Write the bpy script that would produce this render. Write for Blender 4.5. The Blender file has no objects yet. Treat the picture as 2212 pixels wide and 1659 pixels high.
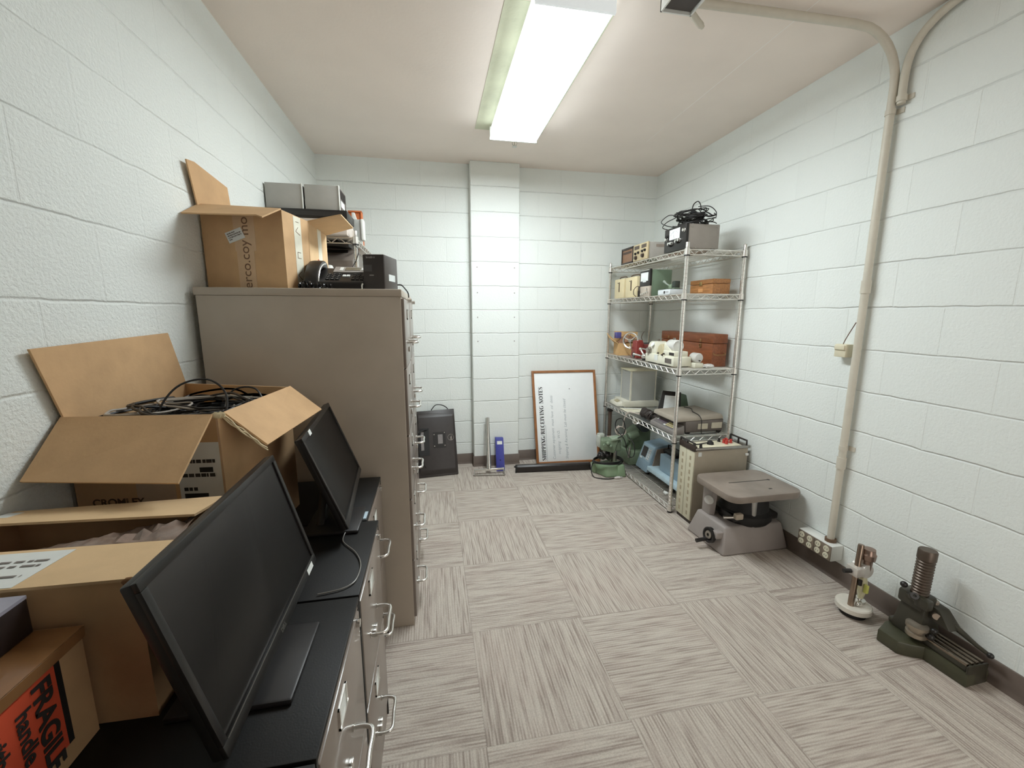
import bpy, bmesh, math, random
from mathutils import Vector, Matrix
sc = bpy.context.scene
col = sc.collection
# ------------------------------------------------------------------ camera, world, exposure
F_PX, YAW, PITCH, ROLL = 897.9, 0.1876, 0.1683, -0.0013
CX, CZ = 0.8728, 1.3939
fwd = Vector((math.sin(YAW)*math.cos(PITCH), math.cos(YAW)*math.cos(PITCH), -math.sin(PITCH)))
rgt = Vector((math.cos(YAW), -math.sin(YAW), 0))
dwn = fwd.cross(rgt)
r2 = rgt*math.cos(ROLL) + dwn*math.sin(ROLL)
d2 = dwn*math.cos(ROLL) - rgt*math.sin(ROLL)
cam_d = bpy.data.cameras.new('camera')
cam_d.sensor_fit = 'HORIZONTAL'; cam_d.sensor_width = 36.0
cam_d.lens = F_PX/2212*36.0
cam_d.clip_start = 0.02
cam = bpy.data.objects.new('camera', cam_d); col.objects.link(cam)
m3 = Matrix((r2, -d2, -fwd)).transposed()
cam.matrix_world = Matrix.Translation((CX, 0, CZ)) @ m3.to_4x4()
sc.camera = cam
LAMP, WORLD = 38.0, 2.7
world = bpy.data.worlds.new('world'); sc.world = world; world.use_nodes = True
world.node_tree.nodes['Background'].inputs[0].default_value = (1.0, 0.95, 0.88, 1)   # assumed fill light, entering through the doorway added behind the camera
world.node_tree.nodes['Background'].inputs[1].default_value = WORLD
sc.view_settings.view_transform = 'Standard'; sc.view_settings.look = 'None'
sc.view_settings.gamma = 1.0; sc.view_settings.use_curve_mapping = False
sc.view_settings.exposure = 0.0
# room size (metres): left wall x=0, right wall x=W, back wall y=D, floor z=0
W, D, H, YF = 2.94, 3.754, 2.63, -0.55
PY = 3.66                     # face of the pilaster on the back wall
R = math.radians
# ------------------------------------------------------------------ materials
def lin(c):
    o = []
    for v in c[:3]:
        v /= 255.0
        o.append(v/12.92 if v <= 0.04045 else ((v+0.055)/1.055)**2.4)
    return tuple(o) + (1.0,)
MATS = {}
def N(t, kind, **k):
    n = t.nodes.new(kind)
    for a, b in k.items():
        setattr(n, a, b)
    return n
def mat(name, c, rough=0.5, metal=0.0, var=0.08, scale=25.0, bump=0.0, bscale=250.0, coat=0.0, spec=0.5, stretch=None):
    """principled surface with a gentle procedural colour variation"""
    if name in MATS: return MATS[name]
    m = bpy.data.materials.new(name); m.use_nodes = True; t = m.node_tree
    b = t.nodes['Principled BSDF']
    tc = N(t, 'ShaderNodeTexCoord'); src = tc.outputs['Object']
    if stretch:
        mp = N(t, 'ShaderNodeMapping'); mp.inputs['Scale'].default_value = stretch
        t.links.new(src, mp.inputs[0]); src = mp.outputs[0]
    nz = N(t, 'ShaderNodeTexNoise'); nz.inputs['Scale'].default_value = scale; nz.inputs['Detail'].default_value = 4
    t.links.new(src, nz.inputs['Vector'])
    rp = N(t, 'ShaderNodeValToRGB'); L = lin(c)
    rp.color_ramp.elements[0].position = 0.3; rp.color_ramp.elements[1].position = 0.7
    rp.color_ramp.elements[0].color = tuple(max(0, x*(1-var)) for x in L[:3]) + (1,)
    rp.color_ramp.elements[1].color = tuple(min(1, x*(1+var)) for x in L[:3]) + (1,)
    t.links.new(nz.outputs['Fac'], rp.inputs[0]); t.links.new(rp.outputs[0], b.inputs['Base Color'])
    b.inputs['Roughness'].default_value = rough; b.inputs['Metallic'].default_value = metal
    b.inputs['Specular IOR Level'].default_value = spec
    b.inputs['Coat Weight'].default_value = coat
    if bump:
        n2 = N(t, 'ShaderNodeTexNoise'); n2.inputs['Scale'].default_value = bscale; n2.inputs['Detail'].default_value = 3
        t.links.new(src, n2.inputs['Vector'])
        bp = N(t, 'ShaderNodeBump'); bp.inputs['Strength'].default_value = bump; bp.inputs['Distance'].default_value = 0.002
        t.links.new(n2.outputs['Fac'], bp.inputs['Height']); t.links.new(bp.outputs[0], b.inputs['Normal'])
    MATS[name] = m
    return m
def glass_mat(name, tint=(0.95, 1, 0.98), rough=0.02, op=0.12):
    m = bpy.data.materials.new(name); m.use_nodes = True; t = m.node_tree
    t.nodes.remove(t.nodes['Principled BSDF'])
    tr = N(t, 'ShaderNodeBsdfTransparent'); tr.inputs[0].default_value = tint + (1,)
    gl = N(t, 'ShaderNodeBsdfGlossy'); gl.inputs['Roughness'].default_value = rough
    df = N(t, 'ShaderNodeBsdfDiffuse'); df.inputs[0].default_value = tint + (1,)
    fr = N(t, 'ShaderNodeFresnel'); fr.inputs[0].default_value = 1.45
    m1 = N(t, 'ShaderNodeMixShader'); m2 = N(t, 'ShaderNodeMixShader'); m2.inputs[0].default_value = op
    t.links.new(fr.outputs[0], m1.inputs[0]); t.links.new(tr.outputs[0], m1.inputs[1]); t.links.new(gl.outputs[0], m1.inputs[2])
    t.links.new(m1.outputs[0], m2.inputs[1]); t.links.new(df.outputs[0], m2.inputs[2])
    t.links.new(m2.outputs[0], t.nodes['Material Output'].inputs[0])
    MATS[name] = m
    return m
def block_mat(name, c, swap, off, pits=0.5, jdepth=0.0065, bw=0.4064):
    """painted concrete block in running bond: swap='x' wall runs along x, 'y' along y"""
    m = bpy.data.materials.new(name); m.use_nodes = True; t = m.node_tree; b = t.nodes['Principled BSDF']
    tc = N(t, 'ShaderNodeTexCoord'); sp = N(t, 'ShaderNodeSeparateXYZ'); t.links.new(tc.outputs['Object'], sp.inputs[0])
    ad = N(t, 'ShaderNodeMath', operation='ADD'); ad.inputs[1].default_value = off
    t.links.new(sp.outputs['X' if swap == 'x' else 'Y'], ad.inputs[0])
    wob = N(t, 'ShaderNodeTexNoise'); wob.inputs['Scale'].default_value = 9; wob.inputs['Detail'].default_value = 3
    t.links.new(tc.outputs['Object'], wob.inputs['Vector'])
    wm = N(t, 'ShaderNodeMath', operation='MULTIPLY_ADD'); wm.inputs[1].default_value = 0.012; t.links.new(wob.outputs['Fac'], wm.inputs[0])
    t.links.new(sp.outputs['Z'], wm.inputs[2])
    z2 = N(t, 'ShaderNodeMath', operation='ADD'); z2.inputs[1].default_value = 2.032-0.006; t.links.new(wm.outputs[0], z2.inputs[0])
    cb = N(t, 'ShaderNodeCombineXYZ'); t.links.new(ad.outputs[0], cb.inputs[0]); t.links.new(z2.outputs[0], cb.inputs[1])
    br = N(t, 'ShaderNodeTexBrick'); br.offset = 0.5; br.squash = 1.0
    br.inputs['Scale'].default_value = 1.0; br.inputs['Mortar Size'].default_value = 0.0055; br.inputs['Mortar Smooth'].default_value = 0.55
    br.inputs['Brick Width'].default_value = bw; br.inputs['Row Height'].default_value = 0.2032; br.inputs['Bias'].default_value = 0
    br.inputs['Color1'].default_value = (0, 0, 0, 1); br.inputs['Color2'].default_value = (1, 1, 1, 1)
    t.links.new(cb.outputs[0], br.inputs['Vector'])
    n1 = N(t, 'ShaderNodeTexNoise'); n1.inputs['Scale'].default_value = 95; n1.inputs['Detail'].default_value = 6; n1.inputs['Roughness'].default_value = 0.62
    t.links.new(tc.outputs['Object'], n1.inputs['Vector'])
    cr = N(t, 'ShaderNodeMapRange'); cr.inputs[1].default_value = 0.28; cr.inputs[2].default_value = 0.62
    t.links.new(n1.outputs['Fac'], cr.inputs[0])
    hm = N(t, 'ShaderNodeMath', operation='MULTIPLY'); hm.inputs[1].default_value = 0.0016*pits*2; t.links.new(cr.outputs[0], hm.inputs[0])
    # some joints are struck deeper than others
    n3 = N(t, 'ShaderNodeTexNoise'); n3.inputs['Scale'].default_value = 1.7; t.links.new(tc.outputs['Object'], n3.inputs['Vector'])
    jm = N(t, 'ShaderNodeMapRange'); jm.inputs[1].default_value = 0.3; jm.inputs[2].default_value = 0.7; jm.inputs[3].default_value = 0.45*jdepth; jm.inputs[4].default_value = jdepth
    t.links.new(n3.outputs['Fac'], jm.inputs[0])
    # bed joints are raked deeper than the filled head joints
    fz = N(t, 'ShaderNodeMath', operation='DIVIDE'); fz.inputs[1].default_value = 0.2032; t.links.new(z2.outputs[0], fz.inputs[0])
    fr = N(t, 'ShaderNodeMath', operation='PINGPONG'); fr.inputs[1].default_value = 0.5; t.links.new(fz.outputs[0], fr.inputs[0])
    hr = N(t, 'ShaderNodeMapRange', interpolation_type='SMOOTHSTEP'); hr.inputs[1].default_value = 0.0; hr.inputs[2].default_value = 0.030; hr.inputs[3].default_value = 1.0; hr.inputs[4].default_value = 0.0
    t.links.new(fr.outputs[0], hr.inputs[0])
    vj = N(t, 'ShaderNodeMath', operation='MULTIPLY'); vj.inputs[1].default_value = 0.33; t.links.new(br.outputs['Fac'], vj.inputs[0])
    jx = N(t, 'ShaderNodeMath', operation='MAXIMUM'); t.links.new(vj.outputs[0], jx.inputs[0]); t.links.new(hr.outputs[0], jx.inputs[1])
    jd = N(t, 'ShaderNodeMath', operation='MULTIPLY'); t.links.new(jx.outputs[0], jd.inputs[0]); t.links.new(jm.outputs[0], jd.inputs[1])
    su = N(t, 'ShaderNodeMath', operation='SUBTRACT'); t.links.new(hm.outputs[0], su.inputs[0]); t.links.new(jd.outputs[0], su.inputs[1])
    bp = N(t, 'ShaderNodeBump'); bp.inputs['Strength'].default_value = 0.8; bp.inputs['Distance'].default_value = 1.0
    t.links.new(su.outputs[0], bp.inputs['Height']); t.links.new(bp.outputs[0], b.inputs['Normal'])
    mx = N(t, 'ShaderNodeMix', data_type='RGBA'); L = lin(c)
    mx.inputs[6].default_value = L; mx.inputs[7].default_value = tuple(x*0.9 for x in L[:3]) + (1,)
    t.links.new(br.outputs['Color'], mx.inputs[0])
    hv = N(t, 'ShaderNodeMix', data_type='RGBA', blend_type='MULTIPLY'); hv.inputs[0].default_value = 1.0
    vr = N(t, 'ShaderNodeMapRange'); vr.inputs[3].default_value = 0.985; vr.inputs[4].default_value = 1.006
    t.links.new(br.outputs['Color'], vr.inputs[0])
    hv.inputs[6].default_value = L; t.links.new(vr.outputs[0], hv.inputs[7])
    t.links.new(hv.outputs[2], b.inputs['Base Color'])
    b.inputs['Roughness'].default_value = 0.6; b.inputs['Specular IOR Level'].default_value = 0.35
    return m
def carpet_mat():
    m = bpy.data.materials.new('striped_carpet_tile'); m.use_nodes = True; t = m.node_tree; b = t.nodes['Principled BSDF']
    T, XA, Y0 = 0.503, 1.0058, 3.1446
    tc = N(t, 'ShaderNodeTexCoord'); sp = N(t, 'ShaderNodeSeparateXYZ'); t.links.new(tc.outputs['Object'], sp.inputs[0])
    def mth(op, a, bb=None, cc=None):
        n = N(t, 'ShaderNodeMath', operation=op)
        for i, v in enumerate((a, bb, cc)):
            if v is None: continue
            if isinstance(v, (int, float)): n.inputs[i].default_value = v
            else: t.links.new(v, n.inputs[i])
        return n.outputs[0]
    gx = mth('DIVIDE', mth('SUBTRACT', sp.outputs['X'], XA), T); gy = mth('DIVIDE', mth('SUBTRACT', Y0, sp.outputs['Y']), T)
    ix = mth('FLOOR', gx); iy = mth('FLOOR', gy)
    par = mth('FLOORED_MODULO', mth('ADD', ix, iy), 2.0)      # 0: stripes run along x
    ipar = mth('SUBTRACT', 1.0, par)
    along = mth('ADD', mth('MULTIPLY', sp.outputs['X'], ipar), mth('MULTIPLY', sp.outputs['Y'], par))
    across = mth('ADD', mth('MULTIPLY', sp.outputs['Y'], ipar), mth('MULTIPLY', sp.outputs['X'], par))
    tid = mth('ADD', mth('MULTIPLY', ix, 3.71), mth('MULTIPLY', iy, 7.13))
    def streak(sa, sx, det):
        cb = N(t, 'ShaderNodeCombineXYZ'); t.links.new(mth('MULTIPLY', along, sa), cb.inputs[0]); t.links.new(mth('MULTIPLY', across, sx), cb.inputs[1]); t.links.new(tid, cb.inputs[2])
        n = N(t, 'ShaderNodeTexNoise'); n.inputs['Scale'].default_value = 1; n.inputs['Detail'].default_value = det; n.inputs['Roughness'].default_value = 0.6
        t.links.new(cb.outputs[0], n.inputs['Vector']); return n.outputs['Fac']
    s1 = streak(9.0, 120.0, 0.6); s2 = streak(3.0, 62.0, 0.5)
    rib = mth('MULTIPLY_ADD', mth('SINE', mth('ADD', mth('MULTIPLY', across, 571.0), mth('MULTIPLY', s2, 5.0))), 0.085, 0.0); s3 = streak(220, 330, 1)
    f = mth('ADD', mth('ADD', mth('MULTIPLY', s1, 0.6), mth('MULTIPLY', s2, 0.4)), rib)
    rp = N(t, 'ShaderNodeValToRGB'); e = rp.color_ramp.elements
    e[0].position = 0.30; e[0].color = lin((148, 136, 127)); e[1].position = 0.64; e[1].color = lin((190, 181, 170))
    k = e.new(0.45); k.color = lin((174, 163, 153))
    t.links.new(f, rp.inputs[0])
    # seams between tiles
    def edge(g):
        fr = mth('FRACT', g); return mth('MINIMUM', fr, mth('SUBTRACT', 1.0, fr))
    ed = mth('MINIMUM', edge(gx), edge(gy))
    sm = N(t, 'ShaderNodeMapRange'); sm.inputs[1].default_value = 0.0; sm.inputs[2].default_value = 0.007; sm.inputs[3].default_value = 0.82; sm.inputs[4].default_value = 1
    t.links.new(ed, sm.inputs[0])
    g2 = N(t, 'ShaderNodeMapRange'); g2.inputs[1].default_value = 0.3; g2.inputs[2].default_value = 0.7; g2.inputs[3].default_value = 0.88; g2.inputs[4].default_value = 1.10
    t.links.new(s3, g2.inputs[0])
    mu = N(t, 'ShaderNodeMix', data_type='RGBA', blend_type='MULTIPLY'); mu.inputs[0].default_value = 1
    t.links.new(rp.outputs[0], mu.inputs[6]); t.links.new(mth('MULTIPLY', sm.outputs[0], g2.outputs[0]), mu.inputs[7])
    # faint pink-brown blotches of wear
    n4 = N(t, 'ShaderNodeTexNoise'); n4.inputs['Scale'].default_value = 3.0; n4.inputs['Detail'].default_value = 3; t.links.new(tc.outputs['Object'], n4.inputs['Vector'])
    mr = N(t, 'ShaderNodeMapRange'); mr.inputs[1].default_value = 0.5; mr.inputs[2].default_value = 0.75; mr.inputs[4].default_value = 0.18
    t.links.new(n4.outputs['Fac'], mr.inputs[0])
    m2 = N(t, 'ShaderNodeMix', data_type='RGBA'); t.links.new(mr.outputs[0], m2.inputs[0]); t.links.new(mu.outputs[2], m2.inputs[6]); m2.inputs[7].default_value = lin((170, 146, 136))
    t.links.new(m2.outputs[2], b.inputs['Base Color'])
    b.inputs['Roughness'].default_value = 0.95; b.inputs['Specular IOR Level'].default_value = 0.1
    bp = N(t, 'ShaderNodeBump'); bp.inputs['Strength'].default_value = 0.5; bp.inputs['Distance'].default_value = 0.003
    t.links.new(s1, bp.inputs['Height']); t.links.new(bp.outputs[0], b.inputs['Normal'])
    return m
# ------------------------------------------------------------------ mesh builder
class MB:
    def __init__(s): s.bm = bmesh.new()
    def hexa(s, p, bev=0, seg=2):
        """8 points: bottom ring then top ring (counter-clockwise seen from above)"""
        v = [s.bm.verts.new(Vector(q)) for q in p]
        f = [(3, 2, 1, 0), (4, 5, 6, 7), (0, 1, 5, 4), (1, 2, 6, 5), (2, 3, 7, 6), (3, 0, 4, 7)]
        fs = [s.bm.faces.new([v[i] for i in q]) for q in f]
        bmesh.ops.recalc_face_normals(s.bm, faces=fs)
        if bev:
            es = list({e for q in fs for e in q.edges})
            bmesh.ops.bevel(s.bm, geom=es, offset=bev, segments=seg, affect='EDGES', profile=0.5)
        return s
    def box(s, x0, y0, z0, x1, y1, z1, bev=0, seg=2):
        return s.hexa([(x0, y0, z0), (x1, y0, z0), (x1, y1, z0), (x0, y1, z0), (x0, y0, z1), (x1, y0, z1), (x1, y1, z1), (x0, y1, z1)], bev, seg)
    def quadbox(s, q, z0, z1, bev=0):
        return s.hexa([(a, b, z0) for a, b in q] + [(a, b, z1) for a, b in q], bev)
    def plate(s, p, th, bev=0):
        """slab on 4 corner points, thickness th along their normal"""
        P = [Vector(q) for q in p]; n = (P[1]-P[0]).cross(P[3]-P[0]).normalized()*th
        return s.hexa([q for q in P] + [q+n for q in P], bev)
    def prism(s, pts, d, bev=0):
        d = Vector(d); a = [s.bm.verts.new(Vector(q)) for q in pts]; b = [s.bm.verts.new(Vector(q)+d) for q in pts]; n = len(pts)
        fs = [s.bm.faces.new(a[::-1]), s.bm.faces.new(b)] + [s.bm.faces.new((a[i], a[(i+1) % n], b[(i+1) % n], b[i])) for i in range(n)]
        bmesh.ops.recalc_face_normals(s.bm, faces=fs)
        if bev:
            es = list(set(fs[0].edges) | set(fs[1].edges))
            bmesh.ops.bevel(s.bm, geom=es, offset=bev, segments=2, affect='EDGES', profile=0.5)
        return s
    def cyl(s, p0, p1, r0, r1=None, seg=20):
        r1 = r0 if r1 is None else r1; p0, p1 = Vector(p0), Vector(p1)
        return s.lathe(p0, p1-p0, [(0, 0), (r0, 0), (r1, (p1-p0).length), (0, (p1-p0).length)], seg)
    def lathe(s, o, ax, prof, seg=24):
        o = Vector(o); ax = Vector(ax).normalized(); u = ax.orthogonal().normalized(); w = ax.cross(u); rings = []
        for r, h in prof:
            if r < 1e-6: rings.append([s.bm.verts.new(o+ax*h)])
            else: rings.append([s.bm.verts.new(o+ax*h+(u*math.cos(2*math.pi*i/seg)+w*math.sin(2*math.pi*i/seg))*r) for i in range(seg)])
        fs = []
        for a, b in zip(rings, rings[1:]):
            if len(a) == 1 and len(b) == 1: continue
            for i in range(seg):
                j = (i+1) % seg
                if len(a) == 1: fs.append(s.bm.faces.new((a[0], b[i], b[j])))
                elif len(b) == 1: fs.append(s.bm.faces.new((a[i], b[0], a[j])))
                else: fs.append(s.bm.faces.new((a[i], b[i], b[j], a[j])))
        bmesh.ops.recalc_face_normals(s.bm, faces=fs)
        return s
    def tube(s, pts, r, seg=8, closed=False):
        P = [Vector(q) for q in pts]; n = len(P); rings = []; u = None
        for i in range(n):
            t = (P[(i+1) % n]-P[i-1]) if closed or 0 < i < n-1 else (P[1]-P[0] if i == 0 else P[-1]-P[-2])
            t = t.normalized() if t.length > 1e-9 else Vector((0, 0, 1))
            if u is None: u = t.orthogonal().normalized()
            u = u - t*u.dot(t); u = u.normalized() if u.length > 1e-6 else t.orthogonal().normalized()
            w = t.cross(u); rr = r[i] if isinstance(r, (list, tuple)) else r
            rings.append([s.bm.verts.new(P[i]+(u*math.cos(2*math.pi*k/seg)+w*math.sin(2*math.pi*k/seg))*rr) for k in range(seg)])
        fs = []
        for i in range(n if closed else n-1):
            a, b = rings[i], rings[(i+1) % n]
            for k in range(seg): fs.append(s.bm.faces.new((a[k], a[(k+1) % seg], b[(k+1) % seg], b[k])))
        if not closed: fs += [s.bm.faces.new(rings[0][::-1]), s.bm.faces.new(rings[-1])]
        bmesh.ops.recalc_face_normals(s.bm, faces=fs)
        return s
    def ball(s, c, r, sc3=(1, 1, 1), sub=2):
        g = bmesh.ops.create_icosphere(s.bm, subdivisions=sub, radius=r)
        for v in g['verts']: v.co = Vector(c) + Vector((v.co.x*sc3[0], v.co.y*sc3[1], v.co.z*sc3[2]))
        return s
    def xf(s, M):
        s.bm.transform(M); return s
    def build(s, name, m, parent=None, off=None):
        """link as ONE mesh object; off: subtract this point (geometry given in world coordinates)"""
        o = bpy.data.objects.new(name, s.mesh(name, m, off)); col.objects.link(o)
        if parent: o.parent = parent
        return o
    def islands(s):
        seen, out = set(), []
        for v in s.bm.verts:
            if v in seen: continue
            st, comp = [v], []; seen.add(v)
            while st:
                q = st.pop(); comp.append(q)
                for e in q.link_edges:
                    w = e.other_vert(q)
                    if w not in seen: seen.add(w); st.append(w)
            k = MB(); mp = {q: k.bm.verts.new(q.co) for q in comp}
            for f in {f for q in comp for f in q.link_faces}: k.bm.faces.new([mp[q] for q in f.verts])
            bmesh.ops.recalc_face_normals(k.bm, faces=k.bm.faces); out.append(k)
        return out
    def mesh(s, name, m, off=None):
        if off is not None: s.bm.transform(Matrix.Translation(-Vector(off)))
        me = bpy.data.meshes.new(name); s.bm.to_mesh(me); s.bm.free()
        me.materials.append(m)
        for p in me.polygons: p.use_smooth = True
        me.set_sharp_from_angle(angle=R(38))
        return me
SPLIT = {'foot', 'knob', 'screw', 'terminal', 'front_rail', 'redaction', 'handset_ear', 'latch', 'coupling', 'oil_cap', 'display', 'label_window', 'navigation_key',
         'display_key', 'keypad', 'key', 'mount_screw', 'fitting', 'slot', 'vent', 'vent_slots', 'clamp_knob', 'base_boss', 'strap', 'lug', 'clamp_lever', 'corner_post'}
class Thing:
    """a top-level Empty at the thing's base; parts are given in world coordinates"""
    def __init__(s, name, label, cat, loc, group=None, rz=0.0):
        s.o = bpy.data.objects.new(name, None); col.objects.link(s.o); s.o.empty_display_size = 0.05
        s.o.location = loc; s.o.rotation_euler = (0, 0, rz); s.loc = Vector(loc)
        s.o['label'] = label; s.o['category'] = cat
        if group: s.o['group'] = group
        s.inv = (Matrix.Translation(s.loc) @ Matrix.Rotation(rz, 4, 'Z')).inverted()
    def part(s, name, mb, m, up=None, label=None, local=False):
        if not local: mb.bm.transform(s.inv)
        if name in SPLIT:                       # countable pieces become parts of their own
            isl = mb.islands()
            if len(isl) > 1:
                mb.bm.free()
                for k in isl: o = k.build(name, m, up or s.o)
                return o
        o = mb.build(name, m, up or s.o)
        if label: o['label'] = label
        return o
def single(name, mb, m, label, cat, group=None, kind=None):
    """a thing that is one mesh: origin moved to the middle of its base"""
    vs = [v.co for v in mb.bm.verts]
    c = Vector(((min(v.x for v in vs)+max(v.x for v in vs))/2, (min(v.y for v in vs)+max(v.y for v in vs))/2, min(v.z for v in vs)))
    o = mb.build(name, m, None, c); o.location = c; o['label'] = label; o['category'] = cat
    if group: o['group'] = group
    if kind: o['kind'] = kind
    return o
def struct(name, mb, m):
    o = mb.build(name, m); o['kind'] = 'structure'; return o
def copy_thing(root, loc, label, rz=None):
    r = root.copy(); col.objects.link(r); r.location = loc; r['label'] = label
    if rz is not None: r.rotation_euler = (0, 0, rz)
    for ch in list(root.children):
        c = ch.copy(); col.objects.link(c); c.parent = r
        for g in list(ch.children):
            d = g.copy(); col.objects.link(d); d.parent = c
    return r
def lerp(a, b, t): return Vector(a)*(1-t) + Vector(b)*t
def spline(pts, n=8, closed=False):
    """Catmull-Rom through points"""
    P = [Vector(p) for p in pts]; out = []; L = len(P)
    for i in range(L if closed else L-1):
        if closed: a, b, c, d = P[i-1], P[i], P[(i+1) % L], P[(i+2) % L]
        else: a, b, c, d = P[max(i-1, 0)], P[i], P[i+1], P[min(i+2, L-1)]
        for k in range(n):
            t = k/n; t2 = t*t; t3 = t2*t
            out.append(0.5*((2*b)+(c-a)*t+(2*a-5*b+4*c-d)*t2+(3*b-a-3*c+d)*t3))
    if not closed: out.append(P[-1])
    return out
def text_mb(s, size, o, xd, yd, ext=0.0004, shear=0.0, align='LEFT', spacing=1.0, bold=0.0):
    cu = bpy.data.curves.new('t', 'FONT'); cu.body = s; cu.size = size; cu.shear = shear; cu.align_x = align; cu.space_character = spacing; cu.offset = bold
    ob = bpy.data.objects.new('t', cu); col.objects.link(ob)
    dg = bpy.context.evaluated_depsgraph_get(); me = bpy.data.meshes.new_from_object(ob.evaluated_get(dg))
    bpy.data.objects.remove(ob); bpy.data.curves.remove(cu)
    mb = MB(); mb.bm.from_mesh(me); bpy.data.meshes.remove(me)
    g = bmesh.ops.extrude_face_region(mb.bm, geom=list(mb.bm.faces))
    for v in g['geom']:
        if isinstance(v, bmesh.types.BMVert): v.co.z += ext
    xd, yd = Vector(xd).normalized(), Vector(yd).normalized(); zd = xd.cross(yd)
    M4 = Matrix((xd, yd, zd)).transposed().to_4x4(); M4.translation = Vector(o)
    mb.bm.transform(M4); bmesh.ops.recalc_face_normals(mb.bm, faces=mb.bm.faces)
    return mb
class Face:
    """flat patch: origin, u edge, v edge; pt(u,v,e) returns a point e metres off the face"""
    def __init__(s, o, u, v): s.o, s.u, s.v = Vector(o), Vector(u)-Vector(o), Vector(v)-Vector(o); s.n = s.u.cross(s.v).normalized()
    def pt(s, u, v, e=0.0): return s.o + s.u*u + s.v*v + s.n*e
    def patch(s, u0, v0, u1, v1, th=0.0012, mb=None, e=0.0002):
        mb = mb or MB(); mb.plate([s.pt(u0, v0, e), s.pt(u1, v0, e), s.pt(u1, v1, e), s.pt(u0, v1, e)], th); return mb
# palette
WHITE = mat('white_paint', (226, 226, 220), 0.45, var=0.03)
CHROME = mat('chrome', (226, 224, 219), 0.2, 0.92, var=0.04)
STEEL = mat('brushed_steel', (170, 165, 158), 0.32, 1.0, var=0.08)
BLACK = mat('black_plastic', (30, 27, 25), 0.38, var=0.15)
BLKM = mat('black_matte', (24, 22, 21), 0.65, var=0.15)
RUBBER = mat('black_rubber', (26, 24, 23), 0.5, var=0.1)
CARD = mat('brown_cardboard', (200, 163, 121), 0.85, var=0.07, scale=14, bump=0.15, bscale=120)
CARD2 = mat('pale_cardboard', (214, 182, 140), 0.85, var=0.06, scale=14, bump=0.15, bscale=120)
CARDI = mat('cardboard_edge', (120, 84, 52), 0.9, var=0.15, scale=200)
PAPER = mat('white_paper', (222, 224, 220), 0.7, var=0.03)
INK = mat('dark_ink', (50, 45, 42), 0.7)
TAUPE = mat('taupe_enamel', (124, 112, 102), 0.30, var=0.05, scale=6, coat=0.2)
SIDEG = mat('grey_brown_enamel', (172, 160, 145), 0.42, var=0.06, scale=5)
CREAM = mat('cream_enamel', (222, 214, 188), 0.4, var=0.04)
GREY = mat('grey_enamel', (142, 136, 128), 0.45, var=0.05)
GREEN = mat('machine_green', (122, 138, 114), 0.42, var=0.1, scale=18)
WOODR = mat('red_brown_wood', (136, 78, 46), 0.45, var=0.22, scale=9, stretch=(9, 1.2, 9))
WOODO = mat('orange_wood', (166, 114, 68), 0.45, var=0.28, scale=10, stretch=(10, 1.5, 10))
WOODF = mat('frame_wood', (152, 100, 58), 0.5, var=0.15, scale=20)
SCREEN = mat('black_screen', (54, 49, 47), 0.34, var=0.05, spec=0.9)
# ================================================================== THE ROOM
WALLC = (236, 240, 236)
struct('floor', MB().box(-0.1, YF-0.1, -0.05, W+0.1, D+0.1, 0), carpet_mat())
struct('ceiling', MB().box(-0.1, YF-0.1, H, W+0.1, D+0.1, H+0.08), mat('ceiling_paint', (243, 231, 221), 0.7, var=0.025, scale=3, bump=0.25, bscale=60))
struct('wall_left', MB().box(-0.1, YF-0.1, 0, 0, D+0.1, H), block_mat('painted_block_left', WALLC, 'y', 0.285, 0.75))
struct('wall_right', MB().box(W, YF-0.1, 0, W+0.1, D+0.1, H), block_mat('painted_block_right', WALLC, 'y', 0.055, 0.4))
struct('wall_back', MB().box(0, D, 0, W, D+0.1, H), block_mat('painted_block_back', WALLC, 'x', 0.211, 0.35))
DX0, DX1, DZ = 1.88, 2.80, 2.12      # unseen doorway, added and placed for the light it lets in
struct('wall_front', MB().box(0, YF-0.1, 0, DX0, YF, H).box(DX1, YF-0.1, 0, W, YF, H).box(DX0, YF-0.1, DZ, DX1, YF, H), block_mat('darkened_block_front', (120, 112, 104), 'x', 0.1, 0.4))  # unseen wall, coloured dark so it bounces less light
pm = block_mat('painted_block_pilaster', WALLC, 'x', 20.1, 0.35, bw=41.0)
pl = MB().box(1.215, PY, 0, 1.63, D, H, 0.003, 1)
struct('trim_1', pl, pm)
# little plugged screw holes in the pilaster face
hb = MB()
for z in (1.783, 1.57, 1.36, 1.15):
    for x in (1.262, 1.588): hb.cyl((x, PY-0.0015, z), (x, PY+0.002, z), 0.0045, seg=8)
struct('trim_2', hb, mat('screw_hole', (120, 112, 104), 0.7))
BASE = mat('vinyl_base', (104, 92, 84), 0.42, var=0.05)
bh, bt = 0.098, 0.007
def base(name, pts):
    mb = MB()
    for (a, b, n) in pts:
        a, b, n = Vector(a), Vector(b), Vector(n)
        prof = [(0, 0), (0.014, 0), (0.009, 0.012), (bt, 0.02), (bt, bh-0.004), (bt-0.003, bh), (0, bh)]
        mb.prism([a + n*p + Vector((0, 0, q)) for p, q in prof], b-a)
    struct(name, mb, BASE)
base('baseboard_left', [((0, YF, 0), (0, D, 0), (1, 0, 0))])
base('baseboard_right', [((W, YF, 0), (W, D, 0), (-1, 0, 0))])
base('baseboard_back', [((0, D, 0), (1.215, D, 0), (0, -1, 0)), ((1.63, D, 0), (W, D, 0), (0, -1, 0)), ((1.208, PY, 0), (1.637, PY, 0), (0, -1, 0)), ((1.215, PY, 0), (1.215, D, 0), (-1, 0, 0)), ((1.63, PY, 0), (1.63, D, 0), (1, 0, 0))])
base('baseboard_front', [((0, YF, 0), (DX0-0.05, YF, 0), (0, 1, 0)), ((DX1+0.055, YF, 0), (W, YF, 0), (0, 1, 0))])
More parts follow.
